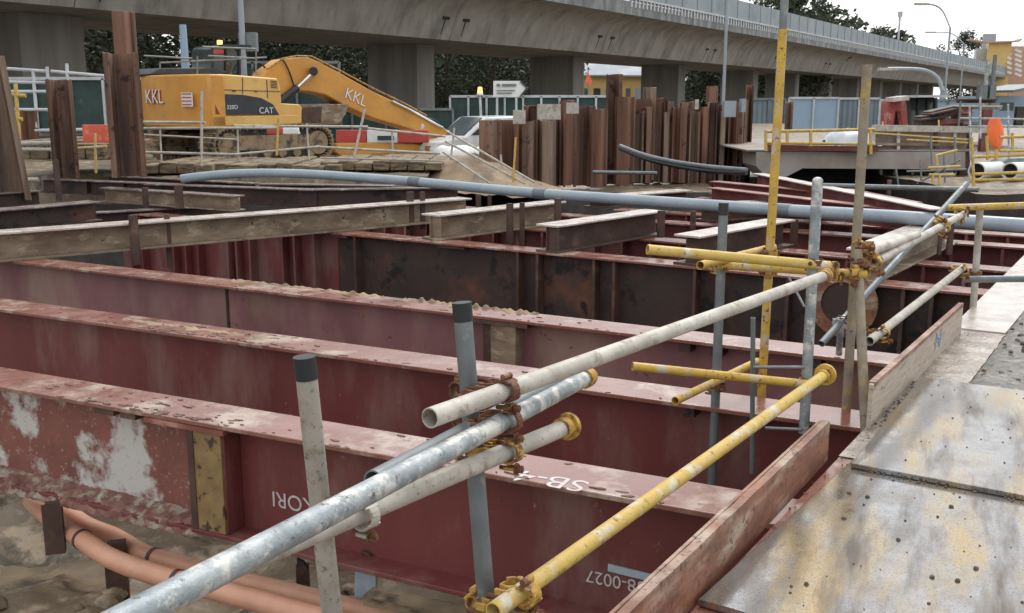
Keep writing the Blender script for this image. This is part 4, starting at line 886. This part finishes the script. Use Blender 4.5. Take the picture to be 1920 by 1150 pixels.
boom = side([(488, 150), (500, 133), (530, 112), (556, 108), (580, 108), (600, 117), (640, 138), (700, 172), (790, 214), (835, 241), (842, 250), (826, 258), (795, 250), (700, 222), (650, 200), (610, 178), (580, 172), (555, 171), (527, 180), (510, 175), (495, 165)], bl, .48, 'boom', 'cat', .03)
edge = MB().path([XW(x, y, bl - .0) for x, y in ((500, 130), (530, 110), (556, 105), (584, 106), (640, 134), (700, 166), (760, 195), (800, 217))], .02, 8); edge.build('hydraulic_hose', 'clamp_y', exv)
MB().path([XW(x, y, bl - .04) for x, y in ((735, 190), (780, 212), (830, 240))], .035, 8).build('hydraulic_line', 'chrome', exv)
MB().path(smoothp([XW(x, y, bl - .05) for x, y in ((530, 112), (538, 125), (546, 145), (553, 168))]), .02, 8).build('hydraulic_hose', 'black', exv)
def xtext(s_, px, py, ang, h, lat):
    q = XW(px, py, lat); r_ = XF * math.cos(ang) - zz * math.sin(ang); u = XF * math.sin(ang) + zz * math.cos(ang)
    lettering(s_, q + XR * .004, r_, u, h, 'redp', boom, ext=.004); lettering(s_, q + XR * .014 - r_ * .012 + u * .012, r_, u, h, 'white', boom)
xtext('KKL', 645, 184, R(20), .27, bl)
MB().tube(XW(791, 237, bl - .01), XW(791, 237, bl + .01), .07, 16).build('round_sticker', 'white', exv)
MB().tube(XW(500, 210, bl - .12), XW(557, 165, bl - .12), .085, 14).build('boom_cylinder', 'black', exv)
MB().tube(XW(557, 165, bl - .12), XW(588, 135, bl - .12), .04, 14).build('cylinder_rod', 'chrome', exv)
MB().tube(XW(588, 134, bl - .2), XW(588, 134, bl + .02), .1, 14).build('cylinder_pin', 'black', exv)
# stick folded back under the boom
side([(842, 248), (838, 280), (828, 297), (800, 296), (640, 294), (628, 285), (632, 270), (770, 262), (820, 252)], bl + .06, .36, 'stick', 'cat', .03)
side([(838, 246), (852, 244), (846, 268), (832, 290), (826, 262)], bl - .02, .5, 'stick_head', 'cat', .02)
# bucket between track and stick
side([(567, 198), (600, 196), (655, 195), (650, 212), (636, 234), (572, 236), (560, 215)], bl - .1, .9, 'bucket', 'tan', .02)
side([(570, 202), (604, 200), (602, 234), (575, 234), (563, 216)], bl - .12, .04, 'bucket_lining', 'brown', .005)
# undercarriage
def track(lat, name_suffix=None):
    L0, L1 = XW(400, 270, 0).dot(XF), XW(622, 270, 0).dot(XF); zt_ = XW(430, 240, 0).z; zb_ = XW(430, 306, 0).z; r = (zt_ - zb_) / 2; mid = (zt_ + zb_) / 2
    base = XC - XR * lat; b0 = base.dot(XF); t = MB(); pts = []
    for i in range(13): a = math.pi / 2 + math.pi * i / 12; pts.append((L0 + r - b0 + math.cos(a) * r, mid + math.sin(a) * r))
    for i in range(13): a = -math.pi / 2 + math.pi * i / 12; pts.append((L1 - r - b0 + math.cos(a) * r, mid + math.sin(a) * r))
    W3 = lambda u, z, o=0: V((base.x, base.y, z)) + XF * u - XR * o
    inner = [(u * 1, z) for u, z in pts]
    t.poly([W3(u, z, .12) for u, z in pts], -XR * .36)
    o = t.build('track_frame', 'trackdk', exv)
    sh = MB(); per = []
    for i in range(len(pts)):
        a, b = pts[i], pts[(i + 1) % len(pts)]; L = math.hypot(a[0] - b[0], a[1] - b[1]); n = max(1, round(L / .17))
        for k in range(n): per.append(((a[0] + (b[0] - a[0]) * (k + .5) / n, a[1] + (b[1] - a[1]) * (k + .5) / n), math.atan2(b[1] - a[1], b[0] - a[0]), L / n))
    for (u, z), an, L in per:
        d = XF * math.cos(an) + zz * math.sin(an); nn = -XF * math.sin(an) * -1 + zz * -math.cos(an); c = W3(u, z, .3)
        sh.bar(c - d * L * .46, c + d * L * .46, .6, .045, nn); sh.bar(c - d * .012 - nn * .0, c + d * .012, .58, .12, nn)
    sh.build('track_shoes', 'track', exv)
    wl = MB()
    for u in (L0 + r - b0, L1 - r - b0): wl.tube(W3(u, mid, .05), W3(u, mid, .14), r * .72, 18)
    for k in range(6): u = L0 + r - b0 + (L1 - L0 - 2 * r) * (k + .5) / 6; wl.tube(W3(u, zb_ + .16, .06), W3(u, zb_ + .16, .14), .1, 12)
    wl.build('rollers', 'track', exv)
    MB().bar(W3(L0 + r * 1.6 - b0, mid + .04, .09), W3(L1 - r * 1.6 - b0, mid + .04, .09), .06, .3).build('side_frame', 'track', exv)
track(-.05); track(2.15)
side([(430, 262), (560, 262), (560, 290), (430, 290)], .5, 1.7, 'undercarriage', 'trackdk')

# timber mats, sand heap under the machine
for i, (x0, x1, yt, yb, t, lab) in enumerate(((262, 400, 308, 326, 18.3, 'muddy timber mat under the rear of the excavator'), (330, 640, 309, 324, 18.5, 'long muddy timber mat below the near track'), (600, 830, 304, 320, 18.8, 'timber mat under the folded stick'), (20, 195, 268, 300, 17.4, 'weathered timber baulk behind the left sheet piles'))):
    c0, c1 = P(x0, yt, t), P(x1, yt, t); zb = P(x0, yb, t).z; tt = thing('timber_mat', lab, 'timber mat', V((c0.x, c0.y, zb)), 'timber mats at the pit edge'); n = max(3, int((x1 - x0) / 30))
    for k in range(n): a, b = c0 + (c1 - c0) * (k / n), c0 + (c1 - c0) * ((k + .94) / n); j = random.uniform(-.03, .03); MB().poly([V((a.x, a.y + j, zb)), V((b.x, b.y + j, zb)), V((b.x, b.y + 2.5, zb)), V((a.x, a.y + 2.5, zb))], V((0, 0, c0.z - zb + j))).build('baulk', 'timber', tt, bevel=.015)
sh = MB(); c = P(895, 318, 18.6)
for i in range(31):
    for j in range(21):
        u, v = (i / 30 - .5) * 3.6, (j / 20 - .5) * 3; h = .75 * math.exp(-(u * u / 1.3 + v * v / 1.2)) + .08 * noise.noise(V((u * 4, v * 4, 0))); sh.v.append(V((c.x + u - .2, c.y + 1 + v, -.25 + h)))
for i in range(30):
    for j in range(20): a = i * 21 + j; sh.f.append([a, a + 1, a + 22, a + 21])
tag(sh.build('sand_heap', 'sand'), 'heap of sandy soil by the end of the folded stick', 'soil heap')

# ------------------------------------------------------------------ handrails, barriers in front of the machine
def fence_tubes(label, segs, r, m, cat='railing', name='guard_rail', extra=()):
    pts = [P(*a) for sg in segs for a in sg]; t = thing(name, label, cat, min(pts, key=lambda v: v.z))
    for sg in segs:
        a, b = P(*sg[0]), P(*sg[1]); nm = 'post' if abs(sg[0][0] - sg[1][0]) < abs(sg[0][1] - sg[1][1]) else 'rail'
        MB().tube(a, b, r, 10).build(nm, m, t)
    for sg, mm in extra: MB().tube(P(*sg[0]), P(*sg[1]), r, 10).build('post', mm, t)
    return t
fence_tubes('galvanised tube railing in front of the excavator tracks', [((240, 229, 17.6), (385, 230, 17.6)), ((240, 241, 17.6), (520, 240, 17.8)), ((240, 285, 17.6), (440, 290, 17.6)), ((378, 172, 17.6), (378, 312, 17.6))], .024, 'galv_w')
fence_tubes('pale tube railing between the yellow post and the stick', [((440, 236, 17.8), (690, 238, 18)), ((660, 238, 18), (835, 256, 18.3)), ((440, 290, 17.8), (600, 275, 18)), ((600, 276, 18), (825, 288, 18.3)), ((684, 205, 18), (663, 300, 18))], .022, 'galv_w', extra=[(((522, 222, 17.8), (519, 292, 17.8)), 'yel')])
fence_tubes('white scaffold rails behind the left sheet piles', [((14, 129, 19), (88, 134, 19)), ((96, 134, 19), (200, 143, 19)), ((14, 154, 19), (90, 155, 19)), ((14, 172, 19), (90, 172, 19)), ((18, 206, 19), (90, 206, 19)), ((62, 134, 19), (70, 240, 19)), ((125, 120, 19), (136, 300, 19)), ((66, 245, 19), (170, 243, 19)), ((88, 126, 19), (90, 150, 19))], .03, 'rail_w')
fence_tubes('yellow scaffold pole with clamps at the far left', [((29, 158, 18), (36, 262, 18)), ((20, 178, 18), (48, 180, 18)), ((24, 222, 18), (42, 224, 18))], .035, 'yel')
fence_tubes('low yellowish railing beside the orange barrier', [((130, 279, 17), (200, 275, 17)), ((178, 250, 17), (180, 325, 17))], .022, 'yel_w')
fence_tubes('pale railing below the left scaffold', [((30, 270, 17.2), (98, 268, 17.2)), ((30, 280, 17.2), (96, 281, 17.2)), ((38, 337, 17), (72, 337, 17))], .035, 'galv_w')
fence_tubes('sloping pale stair rails left of the sheet pile wall', [((835, 245, 18.6), (1002, 342, 18.4)), ((835, 265, 18.6), (985, 345, 18.4)), ((939, 290, 18.5), (941, 320, 18.5)), ((830, 285, 18.6), (920, 345, 18.4)), ((852, 240, 18.6), (845, 300, 18.6))], .02, 'galv_w', extra=[(((967, 258, 18.4), (962, 342, 18.4)), 'yel')])
def barrier(label, x0, x1, y0, y1, t, cols, yaw=0):
    tt = thing('plastic_barrier', label, 'barrier', P((x0 + x1) / 2, y1, t), 'orange and white plastic barriers'); n = len(cols)
    for k, m_ in enumerate(cols):
        a, b = P(x0 + (x1 - x0) * k / n, y1, t), P(x0 + (x1 - x0) * (k + .97) / n, y1, t); h = P(x0, y0, t).z - a.z
        prof_ = [(0, 0), (.22, 0), (.22, .2 * h), (.14, .35 * h), (.12, h), (.02, h), (.0, .35 * h)]
        MB().poly([a + V((0, u, v)) for u, v in prof_], b - a).build('block', m_, tt, bevel=.01)
    return tt
barrier('orange plastic barrier half hidden by the tall sheet pile', 158, 268, 234, 300, 18, ['orange', 'orange'])
bb = barrier('red and white barrier board before the folded stick', 630, 805, 244, 268, 18.6, ['redp', 'white', 'redp'])
q = P(705, 259, 18.55); MB().box(q + V((.18, -.02, 0)), .3, .01, .08).build('marking', 'cat_b', bb)
barrier('small red and white barrier under the counterweight rail', 500, 560, 240, 252, 18.9, ['redp', 'white'])
# green hoarding
def hoarding(label, x0, x1, y0, y1, t, m, rails='rail_w', n=4, x_t1=None):
    t1 = x_t1 or t; a, b = P(x0, y1, t), P(x1, y1, t1); h = P(x0, y0, t).z - a.z; tt = thing('hoarding', label, 'hoarding', (a + b) / 2); d = (b - a)
    MB().poly([a, b, b + V((0, .05, 0)), a + V((0, .05, 0))], V((0, 0, h * .98))).build('panel', m, tt)
    f = MB(); f.bar(a + V((0, -.05, h)), b + V((0, -.05, h)), .06, .07)
    f.build('top_rail', rails, tt)
    for k in range(n + 1): c = a + d * k / n + V((0, -.05, 0)); MB().bar(c, c + V((0, 0, h)), .06, .06, V((0, 1, 0))).build('post', rails, tt)
    return tt
hoarding('dark green hoarding behind the left sheet piles and scaffold', 10, 330, 148, 250, 24, 'hoard_g', n=5)
hoarding('dark green hoarding behind the excavator cab', 400, 640, 118, 235, 27, 'hoard_g', n=3, rails='galv_d')
hoarding('green hoarding with white frame beside the direction sign', 845, 1150, 181, 262, 30, 'hoard_g', n=9)
hoarding('dark green hoarding behind the boom and stick', 600, 850, 205, 270, 29, 'hoard_g', n=4, rails='galv_d')
hoarding('slate corrugated hoarding right of the sheet pile wall', 1408, 1470, 186, 232, 36, 'hoard_s', n=2, rails='galv_d')
hoarding('pale blue hoarding between yellow pole and stained pole', 1476, 1568, 184, 245, 35, 'hoard_b', n=2, rails='rail_w')
hoarding('slate blue mesh hoarding behind the stained pole', 1568, 1645, 185, 245, 35.3, 'hoard_s', n=2, rails='rail_w')
hoarding('bright blue hoarding panel left of the red machine', 1645, 1670, 188, 245, 35.5, 'hoard_b', n=1, rails='rail_w')
hoarding('blue grey hoarding behind the heap of steel', 1750, 1870, 188, 245, 37, 'hoard_b', n=5, rails='galv_d')
# sign, beacon
sg = thing('direction_sign', 'white arrow shaped direction sign above the green hoarding', 'sign', P(955, 182, 29.5))
MB().poly([P(x, y, 29.4) for x, y in ((925, 152), (976, 152), (991, 165), (975, 182), (925, 182))], V((0, .05, 0))).build('sign_face', 'white', sg)
MB().poly([P(x, y, 29.35) for x, y in ((974, 153), (979, 153), (991, 165.5), (977, 182), (973, 182), (986, 165.5))], V((0, .03, 0))).build('chevron', 'cat_b', sg)
for (x0, x1, y, h) in ((931, 938, 160, 5), (941, 968, 160, 5), (931, 966, 170, 2), (931, 960, 175, 2)): MB().bar(P(x0, y, 29.35), P(x1, y, 29.35), .02, h / F * 29).build('text_line', 'galv_d', sg)
for x in (932, 968): MB().tube(P(x, 182, 29.45), P(x, 250, 29.45), .035, 8).build('post', 'rail_w', sg)
bc = thing('warning_beacon', 'lit amber beacon on top of the white hoarding frame', 'beacon', P(900, 181, 29.6))
MB().tube(P(900, 180, 29.6), P(900, 176, 29.6), .1, 12).build('base', 'white', bc); MB().tube(P(900, 176, 29.6), P(900, 164, 29.6), .08, 14, r2=.06).build('lens', 'amber', bc)
MB().tube(P(900, 180, 29.6), P(903, 250, 29.6), .04, 8).build('post', 'rail_w', bc)
fl = thing('warning_flag', 'small orange flag seen beside the ochre building', 'flag', P(1103, 168, 30))
MB().poly([P(1102, 134, 30), P(1110, 152, 30), P(1106, 163, 30), P(1098, 152, 30)], V((0, .03, 0))).build('cloth', 'orange', fl); MB().tube(P(1103, 132, 30.05), P(1103, 185, 30.05), .015, 6).build('pole', 'galv_d', fl)
# car
cr0 = thing('parked_car', 'white car half hidden behind the low sheet piles', 'car', P(902, 250, 27)); cy = R(28)
CF = V((-math.cos(cy), -math.sin(cy), 0)); CS = V((-math.sin(cy), math.cos(cy), 0)); c0 = P(902, 190, 27); c0.z = -.33
def cp(u, v, w_): return c0 + CF * u + CS * w_ + V((0, 0, v))
prof_ = [(1.75, .25), (1.8, .6), (1.65, .82), (.85, .95), (.25, 1.42), (-.9, 1.45), (-1.55, 1.05), (-1.9, .95), (-1.9, .3)]
MB().poly([cp(u, v, -.82) for u, v in prof_], CS * 1.64).build('body', 'carp', cr0, bevel=.05)
MB().poly([cp(u, v, -.835) for u, v in ((.7, .97), (.22, 1.34), (-.85, 1.36), (-1.35, 1.02))], CS * 1.67).build('side_window', 'glass', cr0)
MB().poly([cp(.84, .97, -.7), cp(.84, .97, .7), cp(.28, 1.4, .62), cp(.28, 1.4, -.62)], V((0, 0, .02)) + CF * .01).build('windscreen', 'glass', cr0)
for u in (1.15, -1.2):
    for s_ in (-.83, .68): w_ = MB().tube(cp(u, .3, s_), cp(u, .3, s_ + .15), .3, 18).build('wheel', 'rubber', cr0)
for s_ in (-.6, .45): MB().box(cp(1.78, .65, s_ + .07), .06, .3, .12, cy).build('headlight', 'chrome', cr0)
for (x, y, w_, l) in ((868, 285, 1.1, 'white plastic bag heaped beside the parked car'), (850, 272, .7, 'small white sack at the end of the stick')):
    c = P(x, y, 24); b = MB()
    for k in range(5): b.dome(c + V((random.uniform(-.4, .4) * w_, random.uniform(-.2, .2), -.25)), .35 * w_, .35 * w_, V((random.uniform(-.3, .3), 0, 1)).normalized(), 10)
    tag(b.build('sack', 'white'), l, 'sack')

# ------------------------------------------------------------------ right middle distance
cs = thing('concrete_slab', 'grey concrete slab with a dark opening beneath it', 'slab', P(1590, 340, 20))
MB().poly([P(x, y, 20) for x, y in ((1418, 285), (1810, 285), (1810, 318), (1505, 316), (1466, 336), (1440, 336), (1418, 312))], V((0, 1.2, 0))).build('slab_edge', 'conc_s', cs)
a, b = P(1400, 284, 20), P(1830, 284, 20); MB().poly([a, b, b + V((0, 6, 0)), a + V((0, 6, 0))], V((0, 0, .03))).build('top', 'conc_s', cs)
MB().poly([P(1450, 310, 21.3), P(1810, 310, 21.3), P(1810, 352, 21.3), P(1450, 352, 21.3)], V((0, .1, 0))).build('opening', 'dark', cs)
for x in (1650, 1676, 1709): MB().bar(P(x + 2, 316, 20.6), P(x, 346, 20.6), .06, .06, V((0, 1, 0))).build('strut', 'galv', cs)
MB().bar(P(1440, 276, 19.9), P(1645, 280, 19.9), .1, .1).build('edge_angle', 'web', cs)
fw_ = thing('formwork_wall', 'rust stained formwork wall standing on the concrete slab', 'wall', P(1740, 285, 20.5))
MB().poly([P(x, y, 20.2) for x, y in ((1636, 242), (1740, 240), (1760, 246), (1812, 248), (1812, 286), (1636, 286))], V((0, .3, 0))).build('panel', mat('rusty_formwork', (.26, .18, .14), (.16, .1, .08), 1.6, c3=(.33, .28, .24), s3=1.5, th=.56, soft=.12, rough=(.6, .9)), fw_)
MB().bar(P(1636, 240, 20.1), P(1860, 244, 20.1), .12, .12).build('top_rail', 'galv_w', fw_)
MB().bar(P(1636, 270, 20.1), P(1812, 272, 20.1), .06, .05).build('waling', 'tan', fw_)
for x in (1638, 1684, 1755, 1790): MB().bar(P(x, 243, 20.12), P(x, 285, 20.12), .06, .05, V((0, 1, 0))).build('stud', 'brown' if x % 2 else 'galv_w', fw_)
fence_tubes('yellow handrail along the far concrete slab', [((1436, 247, 19.5), (1640, 243, 19.5)), ((1436, 268, 19.5), (1640, 271, 19.5)), ((1436, 245, 19.5), (1436, 284, 19.5)), ((1476, 245, 19.5), (1476, 270, 19.5)), ((1520, 245, 19.5), (1520, 275, 19.5)), ((1632, 243, 19.5), (1633, 290, 19.5))], .03, 'yel')
tp = MB(); c = P(1592, 262, 20.3)
for i in range(25):
    for j in range(13):
        u, v = i / 24 * 2 - 1, j / 12 * 2 - 1; h = max(0, 1 - u * u * .9 - v * v) ** .5 * .32 + .03 * noise.noise(V((u * 5, v * 5, 1))); tp.v.append(c + V((u * .5, v * .5, h - .1)))
for i in range(24):
    for j in range(12): a = i * 13 + j; tp.f.append([a, a + 1, a + 14, a + 13])
tag(tp.build('tarpaulin', 'tarp'), 'crumpled blue and white tarpaulin behind the yellow handrail', 'tarpaulin')
for (x0, x1, y0, y1, l) in ((1476, 1483, 192, 246, 'dark sheet pile in front of the pale blue hoarding'),):
    sheet_pile(l, x0 - 4, x1 + 3, y0, y1, 26, 'pile', group='rusty steel sheet piles')
rm = thing('red_machine', 'faded red piling machine frame with two legs', 'machine', P(1682, 240, 24))
MB().poly([P(x, y, 24) for x, y in ((1664, 238), (1666, 196), (1672, 186), (1695, 184), (1700, 196), (1703, 236), (1692, 238), (1688, 210), (1680, 207), (1675, 238))], V((0, .5, 0))).build('frame', 'machred', rm, bevel=.02)
MB().bar(P(1668, 187, 23.95), P(1697, 184, 23.95), .5, .1).build('head', 'topl', rm); MB().box(P(1683, 225, 24.4), .2, .2, .5).build('body', 'cat_b', rm)
dc = thing('machine_cab', 'dark glazed machine cab right of the red frame', 'machine', P(1730, 238, 25))
MB().poly([P(x, y, 25) for x, y in ((1704, 238), (1707, 184), (1754, 183), (1756, 238))], V((0, 1.2, 0))).build('body', 'glass', dc, bevel=.03)
MB().bar(P(1700, 181, 24.9), P(1760, 181, 24.9), 1.5, .05).build('roof', 'rail_w', dc)
for x in (1706, 1722, 1740, 1755): MB().bar(P(x, 184, 24.95), P(x, 236, 24.95), .05, .05, V((0, 1, 0))).build('pillar', 'black', dc)
for i, (x0, y0, x1, y1, h, m_, l) in enumerate(((1720, 228, 1765, 222, .22, 'web_dark', 'dark steel section low in the far heap'), (1738, 218, 1790, 206, .2, 'brown', 'rusty steel section leaning on the far heap'), (1755, 235, 1800, 232, .25, 'web', 'red steel section at the foot of the far heap'),
        (1790, 215, 1815, 214, .3, 'flange_r', 'salmon red steel block on top of the far heap'), (1797, 234, 1835, 236, .16, 'galv_d', 'grey steel section right of the far heap'), (1800, 190, 1860, 190, .08, 'brown', 'thin dark beam spanning two poles in the far yard'), (1785, 202, 1870, 203, .06, 'galv_w', 'pale thin beam above the far heap'))):
    tag(MB().bar(P(x0, y0, 22), P(x1, y1, 22), .4, h).bar(P(x0, y0 - 3, 21.9), P(x1, y1 - 3, 21.9), .5, .04).build('steel_section', m_, bevel=.01), l, 'steel section', 'heap of steel sections in the far yard')
for (x, y0, y1, w, m_, l) in ((1846, 205, 285, 18, 'web', 'dark red steel column behind the orange cloth'), (1910, 200, 236, 16, 'web_dark', 'dark stubby column at the right edge'), (1813, 235, 300, 12, 'web_dark', 'black steel column right of the formwork'), (1805, 285, 345, 20, 'brown', 'brown steel column at the right end of the slab'), (1795, 190, 330, 3, 'galv_d', 'thin grey rod before the formwork')):
    c0, c1 = P(x, y0, 20.4), P(x, y1, 20.4); s_ = w / F * 20.4
    tag(MB().box((c0 + c1) / 2, s_, s_ * .3, c0.z - c1.z).box((c0 + c1) / 2 - V((0, s_ * .4, 0)), s_ * .9, .02, c0.z - c1.z).build('steel_column', m_), l, 'steel column')
fence_tubes('yellow scaffold around the white pipes at the right', [((1822, 258, 17), (1826, 350, 17)), ((1822, 295, 17), (1935, 290, 17)), ((1822, 327, 17), (1935, 323, 17)), ((1826, 338, 17), (1935, 336, 17)), ((1850, 255, 17), (1852, 300, 17)), ((1875, 258, 17), (1935, 256, 17)), ((1898, 250, 17), (1899, 285, 17)), ((1868, 280, 17), (1868, 300, 17)), ((1875, 283, 17), (1935, 283, 17))], .025, 'yel')
fence_tubes('double yellow guard rail on the far yard behind the formwork', [((1640, 250, 20), (1815, 262, 20)), ((1655, 228, 22), (1655, 250, 22)), ((1760, 225, 21.5), (1762, 262, 21.5)), ((1700, 262, 20), (1815, 268, 20))], .018, 'yel_w')
fence_tubes('grey scaffold frame before the far steel columns', [((1800, 222, 19.6), (1935, 224, 19.6)), ((1815, 237, 19.6), (1935, 238, 19.6)), ((1818, 200, 19.6), (1820, 300, 19.6)), ((1890, 195, 19.6), (1892, 300, 19.6)), ((1838, 180, 19.6), (1838, 260, 19.6))], .02, 'galv')
fence_tubes('tangle of thin scaffold tubes under the slab end', [((1680, 318, 19), (1685, 350, 19)), ((1726, 300, 18.6), (1728, 350, 18.6)), ((1770, 290, 18.4), (1772, 350, 18.4)), ((1700, 322, 18.8), (1812, 318, 18.6)), ((1720, 345, 18.6), (1800, 300, 18.2)), ((1745, 255, 19), (1748, 318, 19)), ((1790, 258, 19), (1792, 318, 19))], .018, 'galv_d')
fence_tubes('mesh topped rail in front of the left dark hoarding', [((255, 252, 17.9), (445, 262, 17.9)), ((300, 240, 17.9), (303, 305, 17.9)), ((445, 236, 17.9), (447, 300, 17.9)), ((575, 232, 18), (580, 300, 18)), ((735, 245, 18.2), (737, 300, 18.2)), ((600, 296, 18.1), (830, 302, 18.4))], .016, 'galv_w')
fence_tubes('small yellow trestle below the slab end', [((1742, 328, 18), (1790, 328, 18)), ((1755, 291, 18), (1758, 313, 18)), ((1755, 292, 18), (1795, 282, 18)), ((1749, 328, 18), (1749, 350, 18)), ((1762, 328, 18), (1761, 350, 18)), ((1740, 315, 18), (1800, 312, 18))], .022, 'yel_w')
for (x, y, L_, l) in ((1843, 321, 34, 'white concrete pipe with a dark open end, left of two'), (1905, 321, 40, 'white concrete pipe cut by the right edge')):
    t = thing('concrete_pipe', l, 'concrete pipe', P(x, y + 14, 19)); a, b = P(x - 12, y, 18.5), P(x + L_, y - 3, 19.6)
    MB().tube(a, b, .155, 24, hollow=.02).build('pipe', 'white', t); d = (b - a).normalized(); MB().tube(a + d * .1, a + d * .11, .13, 20).build('dark_bore', 'dark', t)
vb = MB(); c = P(1863, 250, 17.5); sx = 17.5 / F
for i in range(17):
    for j in range(13):
        v = i / 16; u = j / 12 * 2 - 1; wd_ = 16 * (math.sin(math.pi * min(1, v * .86 + .1)) ** .6); x = 1865 + 3 * v + u * wd_; y = 222 + 58 * v
        p = P(x, y, 17.4); p.y -= .12 * (1 - u * u) + .02 * noise.noise(V((u * 4, v * 5, 0))); vb.v.append(p)
for i in range(16):
    for j in range(12): a = i * 13 + j; vb.f.append([a, a + 1, a + 14, a + 13])
tag(vb.build('safety_cloth', 'vest'), 'bright orange safety cloth hung on the far yellow railing', 'cloth')
tag(MB().poly([P(x, y, 19.4) for x, y in ((1872, 325), (1878, 306), (1890, 298), (1935, 296), (1935, 325))], V((0, .5, 0))).build('tarpaulin', 'galv_d'), 'dark grey cover over the pipes at the right edge', 'tarpaulin')
# ------------------------------------------------------------------ light
w = bpy.data.worlds.new('World'); sc.world = w; w.use_nodes = True; nt = w.node_tree; N = nt.nodes; L = nt.links
bg = N['Background']; sky = N.new('ShaderNodeTexSky'); sky.sky_type = 'NISHITA'; sky.sun_disc = False
SE, SR = R(52), R(25); sky.sun_elevation = SE; sky.sun_rotation = SR; sky.air_density = 1.5; sky.dust_density = 3
hs_ = N.new('ShaderNodeHueSaturation'); hs_.inputs['Saturation'].default_value = .25; hs_.inputs['Value'].default_value = 1.0
L.new(sky.outputs[0], hs_.inputs['Color'])
mx = N.new('ShaderNodeMix'); mx.data_type = 'RGBA'; mx.inputs[0].default_value = .6; mx.inputs[7].default_value = (10.7, 10.9, 11.1, 1)
L.new(hs_.outputs[0], mx.inputs[6]); L.new(mx.outputs[2], bg.inputs['Color']); bg.inputs['Strength'].default_value = .148
sd = bpy.data.lights.new('sun', 'SUN'); so = bpy.data.objects.new('sun', sd); C.objects.link(so); sd.energy = 1.7; sd.angle = R(18); sd.color = (1, .96, .9)
so.rotation_euler = (R(90) - SE, 0, -SR + math.pi)
so.rotation_euler = V((math.sin(SR) * math.cos(SE), math.cos(SR) * math.cos(SE), math.sin(SE))).to_track_quat('Z', 'Y').to_euler()
sc.view_settings.view_transform = 'Standard'; sc.view_settings.look = 'None'; sc.view_settings.exposure = 0
sc.cycles.max_bounces = 6
for o in bpy.data.objects:
    for k in ('_o', '_n', '_p0', '_p1'):
        if k in o: del o[k]
